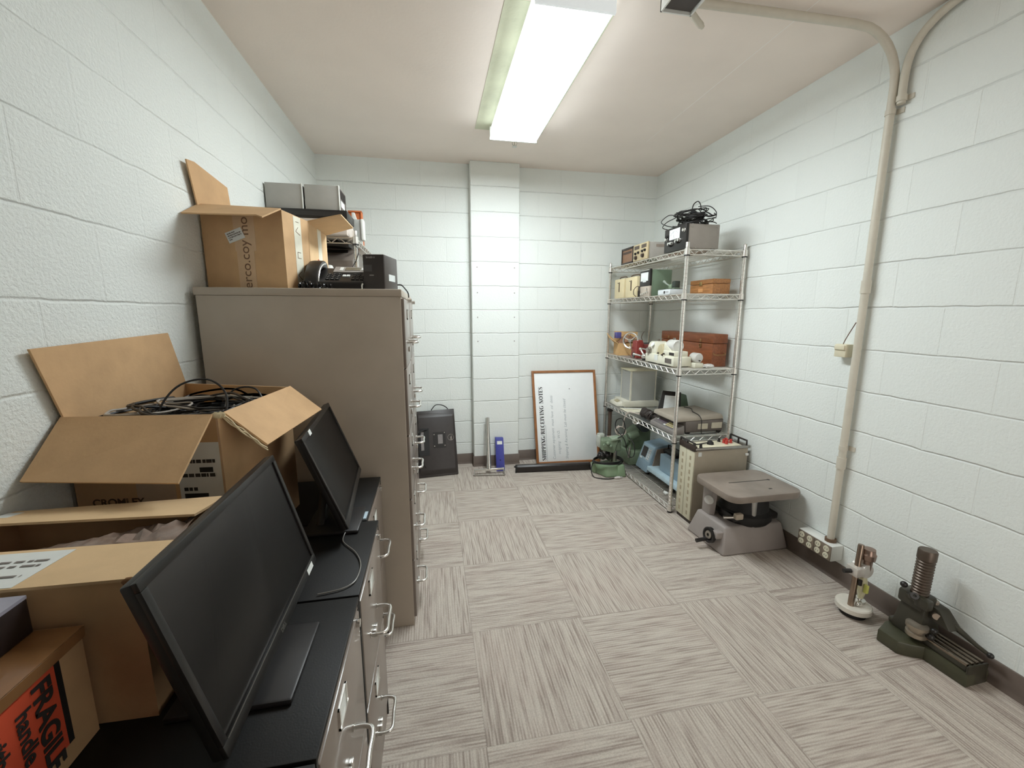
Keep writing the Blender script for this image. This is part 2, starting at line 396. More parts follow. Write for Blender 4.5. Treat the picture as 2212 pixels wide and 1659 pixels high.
struct('added_door_1', MB().box(DX0-0.05, YF-0.11, 0, DX0+0.02, YF+0.012, DZ).box(DX1-0.02, YF-0.11, 0, DX1+0.05, YF+0.012, DZ).box(DX0-0.05, YF-0.11, DZ-0.02, DX1+0.05, YF+0.012, DZ+0.05), mat('door_frame_grey', (120, 114, 108), 0.45))  # frame of the added, unseen doorway
# bare strip of ceiling left by a wider lamp, and the paint seam
struct('trim_3', MB().box(1.195, 1.855, H-0.0015, 1.662, 3.066, H), mat('bare_ceiling', (214, 216, 190), 0.8, var=0.12, scale=5, bump=0.5, bscale=40))
struct('trim_4', MB().prism([(2.420, 0.6, H-0.0006), (2.4235, 0.6, H-0.0006), (2.4490, 3.05, H-0.0006), (2.4475, 3.05, H-0.0006)], (0, 0, 0.0006)), mat('seam_paint', (255, 252, 248), 0.6, var=0.0))
# ================================================================== CEILING LAMP, SPRINKLER, CONDUIT
em = bpy.data.materials.new('lit_diffuser'); em.use_nodes = True
eb = em.node_tree.nodes['Principled BSDF']; eb.inputs['Base Color'].default_value = (0.8, 0.82, 0.82, 1)
eb.inputs['Emission Color'].default_value = (0.915, 1.0, 1.03, 1); eb.inputs['Emission Strength'].default_value = LAMP
t = Thing('ceiling_lamp', 'long lit fluorescent lamp with wraparound white diffuser on the ceiling', 'ceiling light', (1.44, 2.335, 2.53))
em2 = em.copy(); em2.node_tree.nodes['Principled BSDF'].inputs['Emission Strength'].default_value = LAMP*0.06
t.part('diffuser', MB().prism([(1.290, 1.722, 2.541), (1.296, 1.722, 2.533), (1.592, 1.722, 2.533), (1.598, 1.722, 2.541)], (0, 1.243, 0)), em, label='glowing white diffuser')
t.part('diffuser_side', MB().prism([(1.292, 1.722, 2.604), (1.288, 1.722, 2.543), (1.306, 1.722, 2.543), (1.306, 1.722, 2.604)], (0, 1.243, 0)), em2)
t.part('diffuser_side', MB().prism([(1.596, 1.722, 2.604), (1.600, 1.722, 2.543), (1.582, 1.722, 2.543), (1.582, 1.722, 2.604)], (0, 1.243, 0)), em2)
t.part('housing', MB().box(1.305, 1.715, 2.602, 1.583, 2.972, H), WHITE)
cap_glow = em.copy(); cap_glow.node_tree.nodes['Principled BSDF'].inputs['Emission Strength'].default_value = 0.38   # grey end cap, faint glow added to brighten it
t.part('end_cap', MB().box(1.283, 1.706, 2.531, 1.604, 1.722, 2.612, 0.003), cap_glow)
t.part('end_cap', MB().box(1.283, 2.965, 2.531, 1.604, 2.978, 2.612, 0.003), WHITE)
t = Thing('sprinkler_head', 'small chrome pendent sprinkler head on the ceiling behind the lamp', 'sprinkler', (1.49, 3.165, 2.57))
t.part('escutcheon', MB().lathe((1.49, 3.165, H), (0, 0, -1), [(0, 0), (0.030, 0), (0.026, 0.006), (0.012, 0.010), (0.012, 0.02), (0, 0.02)]), CHROME)
sb = MB()
for s in (-1, 1): sb.tube(spline([(1.49+s*0.008, 3.165, 2.612), (1.49+s*0.017, 3.165, 2.600), (1.49+s*0.014, 3.165, 2.585), (1.49, 3.165, 2.575)], 5), 0.0025, 6)
sb.cyl((1.49, 3.165, 2.612), (1.49, 3.165, 2.576), 0.004, seg=10)
t.part('frame', sb, CHROME)
db = MB()
for k in range(10):
    a = k*math.pi/5; db.plate([(1.49+math.cos(a-.2)*.004, 3.165+math.sin(a-.2)*.004, 2.574), (1.49+math.cos(a-.2)*.019, 3.165+math.sin(a-.2)*.019, 2.571), (1.49+math.cos(a+.2)*.019, 3.165+math.sin(a+.2)*.019, 2.571), (1.49+math.cos(a+.2)*.004, 3.165+math.sin(a+.2)*.004, 2.574)], 0.0012)
db.cyl((1.49, 3.165, 2.572), (1.49, 3.165, 2.577), 0.008, seg=12)
t.part('deflector', db, WHITE)
PIPE = mat('painted_conduit', (206, 199, 184), 0.45, var=0.03)
t = Thing('conduit', 'cream painted conduit running along the ceiling and down the right wall to the sockets', 'pipe', (2.915, 1.69, 0.23))
pth = [(1.93, 1.70, 2.603), (2.2, 1.693, 2.603), (2.5, 1.686, 2.603), (2.66, 1.683, 2.603)]
for k in range(1, 9):
    a = k/8*math.pi/2; pth.append((2.70+math.sin(a)*0.212, 1.684, 2.393+math.cos(a)*0.21))
pth += [(2.912, 1.684, 2.0), (2.912, 1.684, 1.2), (2.912, 1.684, 0.6), (2.912, 1.684, 0.222)]
t.part('pipe', MB().tube(pth, 0.0165, 14), PIPE)
cb = MB()
for z in (1.52, 0.64): cb.cyl((2.912, 1.684, z-0.03), (2.912, 1.684, z+0.03), 0.0205, seg=16)
t.part('coupling', cb, PIPE)
sb = MB()
for z in (2.28, 0.72): sb.cyl((2.912, 1.684, z-0.011), (2.912, 1.684, z+0.011), 0.0195, seg=16); sb.box(2.934, 1.645, z-0.011, 2.9395, 1.675, z+0.011)
t.part('strap', sb, PIPE)
t.part('locknut', MB().cyl((2.912, 1.684, 0.206), (2.912, 1.684, 0.222), 0.026, seg=10), mat('rusty_nut', (120, 96, 76), 0.5, 0.4))
t = Thing('branch_conduit', 'second cream conduit curving off toward the viewer at the top of the right wall', 'pipe', (2.918, 1.63, 2.3))
t.part('pipe', MB().tube(spline([(2.918, 1.648, 2.30), (2.918, 1.648, 2.42), (2.918, 1.632, 2.50), (2.918, 1.58, 2.565), (2.918, 1.47, 2.603), (2.918, 1.2, 2.61), (2.918, 0.2, 2.61), (2.918, YF, 2.61)], 7), 0.0155, 12), PIPE)
t.part('strap', MB().cyl((2.918, 1.648, 2.31), (2.918, 1.648, 2.334), 0.019, seg=14).box(2.933, 1.612, 2.312, 2.9395, 1.64, 2.332), PIPE)
t = Thing('junction_box', 'white ceiling junction box with a short white whip beside the lamp', 'electrical box', (1.87, 1.65, 2.56))
jb = MB()
for a in ((1.80, 1.56, 1.806, 1.735), (1.928, 1.56, 1.934, 1.735), (1.80, 1.56, 1.934, 1.566), (1.80, 1.729, 1.934, 1.735)): jb.box(a[0], a[1], 2.575, a[2], a[3], H)
t.part('housing', jb, WHITE)
t.part('cover', MB().box(1.81, 1.57, 2.585, 1.925, 1.725, 2.592), mat('dark_cover', (78, 72, 70), 0.6))
t.part('whip', MB().tube(spline([(1.925, 1.735, 2.612), (1.945, 1.748, 2.60), (1.985, 1.772, 2.592), (2.03, 1.797, 2.585)], 6), [0.008]*4+[0.0125]*13+[0.009]*2, 12), PIPE)
t = Thing('wall_sensor', 'small cream sensor box with a thin wire on the right wall beside the conduit', 'sensor', (2.915, 1.76, 1.175))
t.part('housing', MB().box(2.893, 1.725, 1.178, W, 1.785, 1.243, 0.004), CREAM)
t.part('cover_lip', MB().box(2.886, 1.729, 1.215, 2.895, 1.781, 1.238, 0.002), CREAM)
t.part('wire', MB().tube(spline([(2.905, 1.752, 1.243), (2.905, 1.742, 1.27), (2.908, 1.725, 1.31), (2.908, 1.704, 1.352)], 5), 0.0022, 6), mat('brown_wire', (112, 88, 72), 0.6))
t = Thing('socket_box', 'long surface socket box with eight round outlets at the foot of the conduit', 'power outlet', (2.905, 1.735, 0.118))
t.part('box', MB().box(2.868, 1.632, 0.121, W, 1.834, 0.206, 0.005), WHITE)
for k, (ya, yb) in enumerate(((1.734, 1.831), (1.635, 1.732))):
    fp = t.part('faceplate', MB().box(2.864, ya, 0.124, 2.870, yb, 0.203, 0.002), mat('steel_faceplate', (146, 134, 120), 0.4, 0.5))
    for dy in (0.024, 0.073):
        for z in (0.182, 0.145):
            t.part('outlet', MB().cyl((2.8655, ya+dy, z), (2.861, ya+dy, z), 0.0165, 0.0155, seg=20), mat('cream_outlet', (226, 220, 196), 0.4), up=fp)
            s2 = MB()
            for q in (-0.006, 0.006): s2.box(2.8604, ya+dy+q-0.001, z-0.004, 2.8612, ya+dy+q+0.001, z+0.005)
            t.part('slot', s2, INK, up=fp)
# ================================================================== LOW FILING CABINETS (two drawers each)
LZ = 0.73
TOPB = mat('black_enamel_top', (19, 18, 17), 0.5, var=0.12, scale=9, bump=0.1, bscale=300, spec=0.3)
def handle(mb, x, y, z, w=0.058, out=0.042, r=0.0052):
    mb.tube(spline([(x, y-w, z), (x+out*0.6, y-w, z), (x+out, y-w+0.012, z), (x+out, y, z), (x+out, y+w-0.012, z), (x+out*0.6, y+w, z), (x, y+w, z)], 5), r, 10)
    for s in (-1, 1): mb.cyl((x-0.001, y+s*w, z), (x+0.003, y+s*w, z), 0.0075, seg=12)
    return mb
def label_holder(x, y, z, w=0.032, h=0.022):
    mb = MB(); mb.box(x, y-w, z-h, x+0.004, y-w+0.005, z+h); mb.box(x, y+w-0.005, z-h, x+0.004, y+w, z+h); mb.box(x, y-w, z-h, x+0.005, y+w, z-h+0.006); mb.box(x, y-w, z+h-0.003, x+0.003, y+w, z+h)
    return mb
def drawer(t, x, y0, y1, z0, z1, hz, lz, ly, hy, m):
    d = t.part('drawer', MB().box(x-0.02, y0, z0, x, y1, z1, 0.004), m)
    t.part('handle', handle(MB(), x, hy, hz), CHROME, up=d)
    t.part('label_holder', label_holder(x, ly, lz), CHROME, up=d)
    t.part('label_card', MB().box(x, ly-0.027, lz-0.018, x+0.0015, ly+0.027, lz+0.018), PAPER, up=d)
    t.part('latch', MB().box(x-0.001, hy-0.016, hz-0.044, x+0.008, hy-0.002, hz-0.022, 0.001).box(x-0.001, hy+0.002, hz-0.044, x+0.008, hy+0.016, hz-0.022, 0.001), CHROME, up=d)
    return d
def low_cabinet(y0, x1, label, depth=0.655, yw=0.372):
    t = Thing('filing_cabinet', label, 'filing cabinet', (x1-depth/2, y0+yw/2, 0), 'black topped two-drawer filing cabinets along the left wall')
    t.part('carcass', MB().box(x1-depth, y0, 0.0, x1-0.022, y0+yw, LZ-0.012, 0.002).box(x1-0.024, y0, 0.0, x1-0.002, y0+0.009, LZ-0.012).box(x1-0.024, y0+yw-0.009, 0.0, x1-0.002, y0+yw, LZ-0.012), TOPB)
    t.part('top', MB().box(x1-depth, y0, LZ-0.012, x1-0.001, y0+yw, LZ, 0.002), TOPB)
    ym = y0+yw/2
    for z0, z1 in ((0.395, 0.704), (0.075, 0.384)):
        drawer(t, x1, y0+0.012, y0+yw-0.012, z0, z1, z0+0.135, z0+0.262, ym-0.03, ym-0.02, TAUPE)
    t.part('front_rail', MB().box(x1-0.022, y0+0.010, 0.706, x1-0.003, y0+yw-0.010, LZ-0.0125).box(x1-0.022, y0+0.010, 0.0, x1-0.006, y0+yw-0.010, 0.07), TAUPE)
    t.part('lock', MB().cyl((x1-0.004, y0+yw-0.045, 0.695), (x1+0.008, y0+yw-0.045, 0.695), 0.009, seg=14), CHROME)
    return t
low_cabinet(0.570, 0.682, 'black two-drawer filing cabinet with the large monitor standing on it, closest to the viewer')
low_cabinet(0.948, 0.682, 'black two-drawer filing cabinet with the loose grey cable on top, middle of the low row')
tf = low_cabinet(1.326, 0.645, 'black two-drawer filing cabinet set slightly back beside the tall grey cabinet', 0.62)
tf.part('sticker', MB().plate([(0.6405, 1.335, 0.7305), (0.612, 1.335, 0.7305), (0.612, 1.385, 0.7305), (0.6405, 1.385, 0.7305)], -0.0008), mat('pale_blue_sticker', (188, 206, 216), 0.5))
low_cabinet(0.192, 0.682, 'black two-drawer filing cabinet under the FRAGILE carton at the lower left edge')
# ================================================================== TALL FILING CABINETS (five drawers each)
def tall_cabinet(y0, label):
    x0, x1, yw = 0.03, 0.757, 0.366
    t = Thing('tall_filing_cabinet', label, 'filing cabinet', ((x0+x1)/2, y0+yw/2, 0), 'five-drawer filing cabinets standing side by side')
    t.part('carcass', MB().box(x0, y0, 0, x1-0.004, y0+yw, 1.458, 0.002), SIDEG)
    t.part('cap', MB().box(x0-0.006, y0-0.003, 1.458, x1, y0+yw, 1.487, 0.004), SIDEG)
    ym = y0+yw/2
    for k in range(5):
        z0 = 0.035+k*0.2845
        drawer(t, x1+0.008, y0+0.008, y0+yw-0.008, z0, z0+0.279, z0+0.097, z0+0.215, ym, ym, TAUPE)
    t.part('lock', MB().cyl((x1, y0+yw-0.05, 1.452), (x1+0.024, y0+yw-0.05, 1.452), 0.009, seg=12), CHROME)
    return t
tall_cabinet(1.728, 'tall grey five-drawer filing cabinet nearest the viewer, telephone and cartons on top')
tall_cabinet(2.102, 'tall grey five-drawer filing cabinet behind the front one, beside the leaning monitor')
# ================================================================== OPEN CARTONS
def carton(name, label, cat, q, z0, z1, m, flaps=(), bottom=True, group=None, th=0.005):
    """q: front-left, front-right, back-right, back-left corners; flaps: lists of 4 or more points (hinge pair first)"""
    cx = sum(a for a, b in q)/4; cy = sum(b for a, b in q)/4
    t = Thing(name, label, cat, (cx, cy, z0), group)
    mb = MB()
    zz = z1 if isinstance(z1, list) else [z1]*4
    for i in range(4):
        a, b = Vector(q[i]+(z0,)), Vector(q[(i+1) % 4]+(z0,)); d = (b-a).normalized(); n = Vector((-d.y, d.x, 0))*th
        ua, ub = Vector((0, 0, zz[i]-z0)), Vector((0, 0, zz[(i+1) % 4]-z0)); mb.hexa([a, b, b+n, a+n, a+ua, b+ub, b+n+ub, a+n+ua])
    if bottom: mb.quadbox([(a+(cx-a)*0.01, b+(cy-b)*0.01) for a, b in q], z0+0.0005, z0+th)
    t.body = t.part('carton_body', mb, m)
    for f in flaps:
        P = [Vector(p) for p in f]; n = (P[1]-P[0]).cross(P[2]-P[0]).normalized()*th
        t.part('flap', MB().prism(P, n), m)
    return t
def scribbles(F, rows, u0, v0, u1, v1, seed, hgt=0.5, e=0.0016):
    """illegible lines of print: short dark dashes"""
    rnd = random.Random(seed); mb = MB()
    for r in range(rows):
        va = v0+(v1-v0)*(r+0.25)/rows; vb = va+(v1-v0)/rows*hgt; u = u0
        while u < u1:
            w = (u1-u0)*rnd.uniform(0.04, 0.16); e1 = min(u+w, u1)
            F.patch(u, va, e1, vb, 0.0003, mb, e); u = e1+(u1-u0)*rnd.uniform(0.015, 0.05)
            if rnd.random() < 0.08: break
    return mb
# carton with rolled tape lettering on the tall cabinet
qA = [(0.012, 1.868), (0.329, 1.777), (0.377, 1.942), (0.05, 1.972)]
t = carton('open_carton', 'open brown carton with lettered tape on the tall cabinet, flap standing up', 'cardboard box', qA, 1.487, [1.800, 1.776, 1.770, 1.785], CARD, [
    [(0.014, 1.845, 1.795), (0.036, 2.06, 1.790), (0.034, 2.074, 1.850), (0.034, 2.062, 1.915), (0.020, 1.845, 1.945), (0.016, 1.800, 1.940)],
    [(0.329, 1.777, 1.776), (0.012, 1.868, 1.800), (0.006, 1.752, 1.742), (0.150, 1.710, 1.735), (0.272, 1.690, 1.733), (0.300, 1.665, 1.722)]])
TAPE = mat('pale_tape', (204, 172, 136), 0.4, var=0.05)
TAPE2 = mat('clear_tape', (212, 196, 160), 0.25, var=0.05)
FA = Face((0.012, 1.868, 1.487), (0.329, 1.777, 1.487), (0.012, 1.868, 1.770))
t.part('tape', FA.patch(0.395, 0.50, 0.655, 1.0, 0.0004), TAPE); t.part('tape', FA.patch(0.41, 0.0, 0.625, 0.56, 0.0006), TAPE)
tp = mat('tape_print', (120, 88, 64), 0.6)
up, lf = (0, 0, 1), FA.o-FA.pt(1, 0)
t.part('tape_lettering', text_mb('erco.coy', 0.052, FA.pt(0.565, 0.0, 0.0011), up, lf, spacing=1.0), tp)
t.part('tape_lettering', text_mb('mo', 0.052, FA.pt(0.575, 0.70, 0.0011), up, lf, spacing=1.0), tp)
st = Face(FA.pt(0.335, 0.60, 0.001), FA.pt(0.535, 0.675, 0.001), FA.pt(0.285, 0.735, 0.001))
sl = t.part('shipping_label', st.patch(0, 0, 1, 1, 0.0006), PAPER); t.part('print', scribbles(st, 4, 0.1, 0.15, 0.9, 0.9, 3), mat('grey_ink', (120, 112, 106), 0.7), up=sl)
FB = Face((0.329, 1.777, 1.487), (0.377, 1.942, 1.487), (0.329, 1.777, 1.770))
t.part('tape', FB.patch(0.40, 0.0, 0.68, 1.0, 0.0005), mat('white_tape', (226, 222, 204), 0.35))
mk = MB()
for (a, b) in (((.48, .93), (.60, .93)), ((.46, .80), (.56, .86)), ((.46, .80), (.62, .76)), ((.48, .52), (.60, .52)), ((.48, .44), (.60, .44)), ((.48, .44), (.48, .52)), ((.44, .20), (.58, .26)), ((.44, .20), (.60, .14))):
    p, q2 = FB.pt(*a, 0.001), FB.pt(*b, 0.001); mk.tube([p, q2], 0.0011, 5)
t.part('tape_lettering', mk, tp)
# second carton behind it
qB = [(0.06, 2.0), (0.362, 1.995), (0.362, 2.318), (0.06, 2.322)]
t = carton('open_carton', 'pale open carton with red marks behind the taped carton on the tall cabinets', 'cardboard box', qB, 1.487, 1.778, CARD2, [
    [(0.362, 2.318, 1.778), (0.362, 1.995, 1.778), (0.512, 1.93, 1.797), (0.512, 2.205, 1.797)],
    [(0.362, 1.995, 1.778), (0.06, 2.0, 1.778), (0.06, 2.075, 1.70), (0.362, 2.07, 1.70)]])
FB2 = Face((0.362, 1.995, 1.487), (0.362, 2.318, 1.487), (0.362, 1.995, 1.778))
t.part('tape', FB2.patch(0.46, 0.0, 0.66, 1.0, 0.0005), mat('white_tape', (226, 222, 204), 0.35))
rk = MB()
for k in range(7): rk.tube([FB2.pt(.34+.035*k, .36-.02*(k % 3), .001), FB2.pt(.37+.035*k, .50+.02*(k % 2), .001)], 0.0022, 5)
t.part('red_mark', rk, mat('red_marker', (214, 84, 62), 0.6))
# big carton of cables on the low cabinets
qC = [(0.012, 1.128), (0.355, 1.095), (0.395, 1.487), (0.010, 1.632)]
zC = 1.15
t = carton('open_carton', 'large open carton full of black cables on the low cabinets', 'cardboard box', qC, LZ+0.001, zC, CARD, [
    [(0.012, 1.128, zC), (0.010, 1.632, zC), (0.014, 1.560, 1.329), (0.012, 1.075, 1.316)],
    [(0.345, 1.096, zC), (0.012, 1.128, zC), (0.015, 1.003, 1.042), (0.335, 0.950, 1.036)],
    [(0.395, 1.487, zC), (0.357, 1.115, zC), (0.452, 1.108, 1.063), (0.497, 1.455, 1.073)]])
FC = Face((0.012, 1.128, LZ), (0.355, 1.095, LZ), (0.012, 1.128, zC))
pl1 = t.part('shipping_label', FC.patch(0.40, 0.42, 0.66, 0.72, 0.0006), mat('tan_paper', (192, 170, 146), 0.7))
pl2 = t.part('shipping_label', FC.patch(0.69, 0.40, 0.985, 0.84, 0.0006), PAPER)
t.part('tape', FC.patch(0.985, 0.0, 1.0, 1.0, 0.0006), TAPE)
t.part('print', scribbles(FC, 4, 0.72, 0.44, 0.95, 0.78, 8, 0.25), INK, up=pl2)
t.part('redaction', FC.patch(0.84, 0.66, 0.93, 0.69, 0.0004, FC.patch(0.72, 0.50, 0.88, 0.53, 0.0004, e=0.0018), 0.0018), mat('black_marker', (30, 26, 24), 0.6), up=pl2)
t.part('carton_print', text_mb('CROMLEY', 0.026, FC.pt(0.10, 0.47, 0.0008), FC.pt(1, 0)-FC.pt(0, 0), (0, 0, 1), bold=0.0006), mat('brown_print', (92, 66, 44), 0.7))
t.part('carton_print', FC.patch(0.08, 0.425, 0.385, 0.435, 0.0004), mat('brown_print', (92, 66, 44), 0.7))
# worn layered edge of the right flap
ef = MB(); rnd = random.Random(5)
for k in range(3):
    a = lerp((0.357, 1.108, zC-0.004*k), (0.452, 1.101, 1.063-0.004*k), 0)
    pts = [lerp((0.357, 1.110, zC-0.003*k), (0.455, 1.103, 1.060-0.003*k), s/9)+Vector((0, rnd.uniform(-0.006, 0.002), rnd.uniform(-0.002, 0.002))) for s in range(10)]
    ef.tube(pts, 0.0016, 5)
t.part('torn_edge', ef, mat('torn_paper', (226, 208, 172), 0.9))
tb = MB()
for c in ((0.352, 1.098), (0.358, 1.104), (0.348, 1.10)): tb.ball((c[0], c[1], zC-0.002), 0.012, (1.0, 0.6, 0.8), 1)
t.part('torn_corner', tb, TAPE2)
# tangle of cables in it
def tangle(cx, cy, cz, rx, ry, rz, n, r, seed, loops=1.6, segs=9):
    rnd = random.Random(seed); mb = MB()
    for k in range(n):
        a0 = rnd.uniform(0, 6.28); ox, oy = rnd.uniform(-.35, .35)*rx, rnd.uniform(-.35, .35)*ry
        sx, sy = rnd.uniform(.35, .65)*rx, rnd.uniform(.35, .65)*ry; tl = rnd.uniform(-0.6, 0.6); z0 = rnd.uniform(-.5, .5)*rz
        pts = []
        for i in range(int(segs*loops)+1):
            a = a0+i/segs*6.283; wob = rnd.uniform(.85, 1.15)
            pts.append((cx+ox+math.cos(a)*sx*wob, cy+oy+math.sin(a)*sy*wob, cz+z0+tl*math.sin(a+k)*rz*0.6+rnd.uniform(-.1, .1)*rz))
        mb.tube(spline(pts, 4), r*rnd.uniform(.75, 1.2), 6)
    return mb
mb = tangle(0.20, 1.335, 1.072, 0.30, 0.36, 0.11, 64, 0.0036, 11)
def in_carton(m):
    for v in m.bm.verts:      # the tangle stays inside the carton walls
        v.co.y = min(max(v.co.y, 1.140), 1.455); v.co.x = min(max(v.co.x, 0.024), 0.325+0.1*(v.co.y-1.1)); v.co.z = max(v.co.z, 0.80)
in_carton(mb)
mb.box(0.03, 1.15, 0.95, 0.335, 1.45, 1.05, 0.03)
mb.tube(spline([(0.14, 1.22, 1.08), (0.155, 1.24, 1.15), (0.19, 1.27, 1.20), (0.25, 1.29, 1.21), (0.30, 1.27, 1.17), (0.32, 1.20, 1.10), (0.325, 1.15, 1.06)], 6), 0.0028, 6)
mb.tube(spline([(0.20, 1.42, 1.08), (0.24, 1.45, 1.15), (0.31, 1.44, 1.155), (0.35, 1.40, 1.10)], 6), 0.0028, 6)
single('cable_tangle', mb, RUBBER, 'tangle of black cables filling the open carton below the tall cabinet', 'cables', kind='stuff')
mb = tangle(0.16, 1.30, 1.112, 0.22, 0.24, 0.05, 5, 0.0028, 4); in_carton(mb)
single('grey_cable_loops', mb, mat('grey_cable', (168, 160, 150), 0.5), 'few pale grey cables lying on top of the black cable tangle', 'cables', kind='stuff')
# long carton nearer the viewer, its split lid showing plastic film
qD = [(0.008, 0.700), (0.405, 0.691), (0.402, 0.992), (0.008, 0.985)]
zD = 0.981
t = carton('shipping_carton', 'brown carton with a split taped lid and white address label behind the large monitor', 'cardboard box', qD, LZ+0.001, zD, CARD)
t.part('lid_flap', MB().hexa([(0.008, 0.697, zD), (0.406, 0.688, zD), (0.402, 0.818, zD-0.008), (0.008, 0.832, zD-0.008), (0.008, 0.697, zD+0.005), (0.406, 0.688, zD+0.005), (0.402, 0.818, zD-0.003), (0.008, 0.832, zD-0.003)]), CARD2)
t.part('lid_flap', MB().hexa([(0.008, 0.898, zD+0.016), (0.392, 0.884, zD+0.010), (0.403, 0.992, zD), (0.008, 0.987, zD), (0.008, 0.898, zD+0.021), (0.392, 0.884, zD+0.015), (0.403, 0.992, zD+0.005), (0.008, 0.987, zD+0.005)]), CARD2)
film = MB(); rnd = random.Random(21); nx, ny = 26, 7; vs = []
for j in range(ny):
    for i in range(nx):
        u, v = i/(nx-1), j/(ny-1)
        vs.append(film.bm.verts.new((0.02+u*0.372, 0.815+v*(0.04+0.062*u)+rnd.uniform(-.003, .003), zD-0.034+0.026*u+math.sin(v*3.1)*0.014*u+rnd.uniform(-.007, .007)*(0.3+u))))
for j in range(ny-1):
    for i in range(nx-1): film.bm.faces.new((vs[j*nx+i], vs[j*nx+i+1], vs[(j+1)*nx+i+1], vs[(j+1)*nx+i]))
t.part('packing_film', film, mat('crumpled_film', (140, 120, 108), 0.2, var=0.2, scale=60), label='crumpled brownish plastic film in the lid gap')
FD = Face((0.008, 0.697, zD+0.005), (0.406, 0.688, zD+0.005), (0.008, 0.832, zD-0.003))
dl = Face(FD.pt(0.12, 0.03, 0), FD.pt(0.58, 0.02, 0), FD.pt(0.12, 0.90, 0))
lb = t.part('address_label', dl.patch(0, 0, 1, 1, 0.0006), PAPER)
t.part('print', scribbles(dl, 6, 0.06, 0.08, 0.92, 0.92, 31, 0.35), mat('grey_ink', (120, 112, 106), 0.7), up=lb)
FD2 = Face((0.008, 0.898, zD+0.021), (0.392, 0.884, zD+0.015), (0.008, 0.987, zD+0.005))
t.part('address_label', FD2.patch(0.0, 0.45, 0.24, 0.85, 0.0005), PAPER)
t.part('torn_corner', MB().ball((0.396, 0.690, zD-0.001), 0.009, (1.3, .6, .8), 2), CARDI)
# FRAGILE carton
qE = [(0.008, 0.26), (0.322, 0.262), (0.325, 0.683), (0.008, 0.690)]
zE = 0.912
t = carton('fragile_carton', 'brown taped carton with an orange FRAGILE sticker at the lower left', 'cardboard box', qE, LZ+0.001, zE, CARD)
t.part('lid_flap', MB().hexa([(0.006, 0.26, zE), (0.163, 0.26, zE), (0.163, 0.688, zE), (0.006, 0.692, zE), (0.006, 0.26, zE+0.005), (0.163, 0.26, zE+0.004), (0.163, 0.688, zE+0.004), (0.006, 0.692, zE+0.005)]), CARD)
t.part('lid_flap', MB().hexa([(0.165, 0.26, zE), (0.326, 0.26, zE), (0.328, 0.686, zE), (0.165, 0.688, zE), (0.165, 0.26, zE+0.004), (0.326, 0.26, zE+0.005), (0.328, 0.686, zE+0.005), (0.165, 0.688, zE+0.004)]), CARD)
tg = MB().plate([(0.255, 0.262, zE+0.0055), (0.327, 0.262, zE+0.0055), (0.329, 0.684, zE+0.0055), (0.255, 0.684, zE+0.0055)], 0.0006)
tg.plate([(0.3275, 0.30, zE-0.012), (0.3285, 0.684, zE-0.012), (0.3295, 0.684, zE+0.0055), (0.3285, 0.30, zE+0.0055)], 0.0006)
t.part('packing_tape', tg, mat('glossy_brown_tape', (150, 108, 70), 0.12, coat=0.6))
FE = Face((0.322, 0.262, LZ), (0.325, 0.683, LZ), (0.322, 0.262, zE))
ORNG = mat('orange_red_sticker', (226, 92, 62), 0.5, var=0.04)
es = t.part('fragile_sticker', FE.patch(0.36, 0.18, 0.878, 0.92, 0.0006), ORNG, label='orange red FRAGILE handle with care sticker')
dn, far = (0, 0, -1), (0, 1, 0)
for s, sz, yy, zz in (('FRAGILE', 0.0385, 0.596, 0.893), ('handle', 0.030, 0.570, 0.875), ('with care', 0.030, 0.535, 0.880)):
    t.part('sticker_lettering', text_mb(s, sz, (0.3262, yy, zz), dn, far, bold=0.0013 if s == 'FRAGILE' else 0.0007), INK, up=es)
t.part('sticker_border', FE.patch(0.878, 0.18, 0.90, 0.935, 0.0006), BLKM, up=es)
bx = Thing('dark_box', 'small dark box with a pale lid lying on the FRAGILE carton', 'box', (0.17, 0.56, zE+0.006))
bx.part('box_body', MB().hexa([(0.06, 0.42, zE+0.006), (0.268, 0.43, zE+0.006), (0.266, 0.683, zE+0.006), (0.05, 0.683, zE+0.006), (0.06, 0.42, 0.974), (0.268, 0.43, 0.974), (0.266, 0.683, 0.974), (0.05, 0.683, 0.974)], 0.002), mat('near_black_card', (40, 30, 28), 0.5))
bx.part('lid', MB().hexa([(0.06, 0.42, 0.974), (0.268, 0.43, 0.974), (0.266, 0.683, 0.974), (0.05, 0.683, 0.974), (0.06, 0.42, 0.979), (0.268, 0.43, 0.979), (0.266, 0.683, 0.979), (0.05, 0.683, 0.979)]), mat('lilac_grey_lid', (158, 156, 168), 0.5, var=0.12))
bx.part('edge_trim', MB().box(0.2655, 0.440, 0.944, 0.2690, 0.63, 0.9455), mat('pale_line', (150, 146, 140), 0.4))
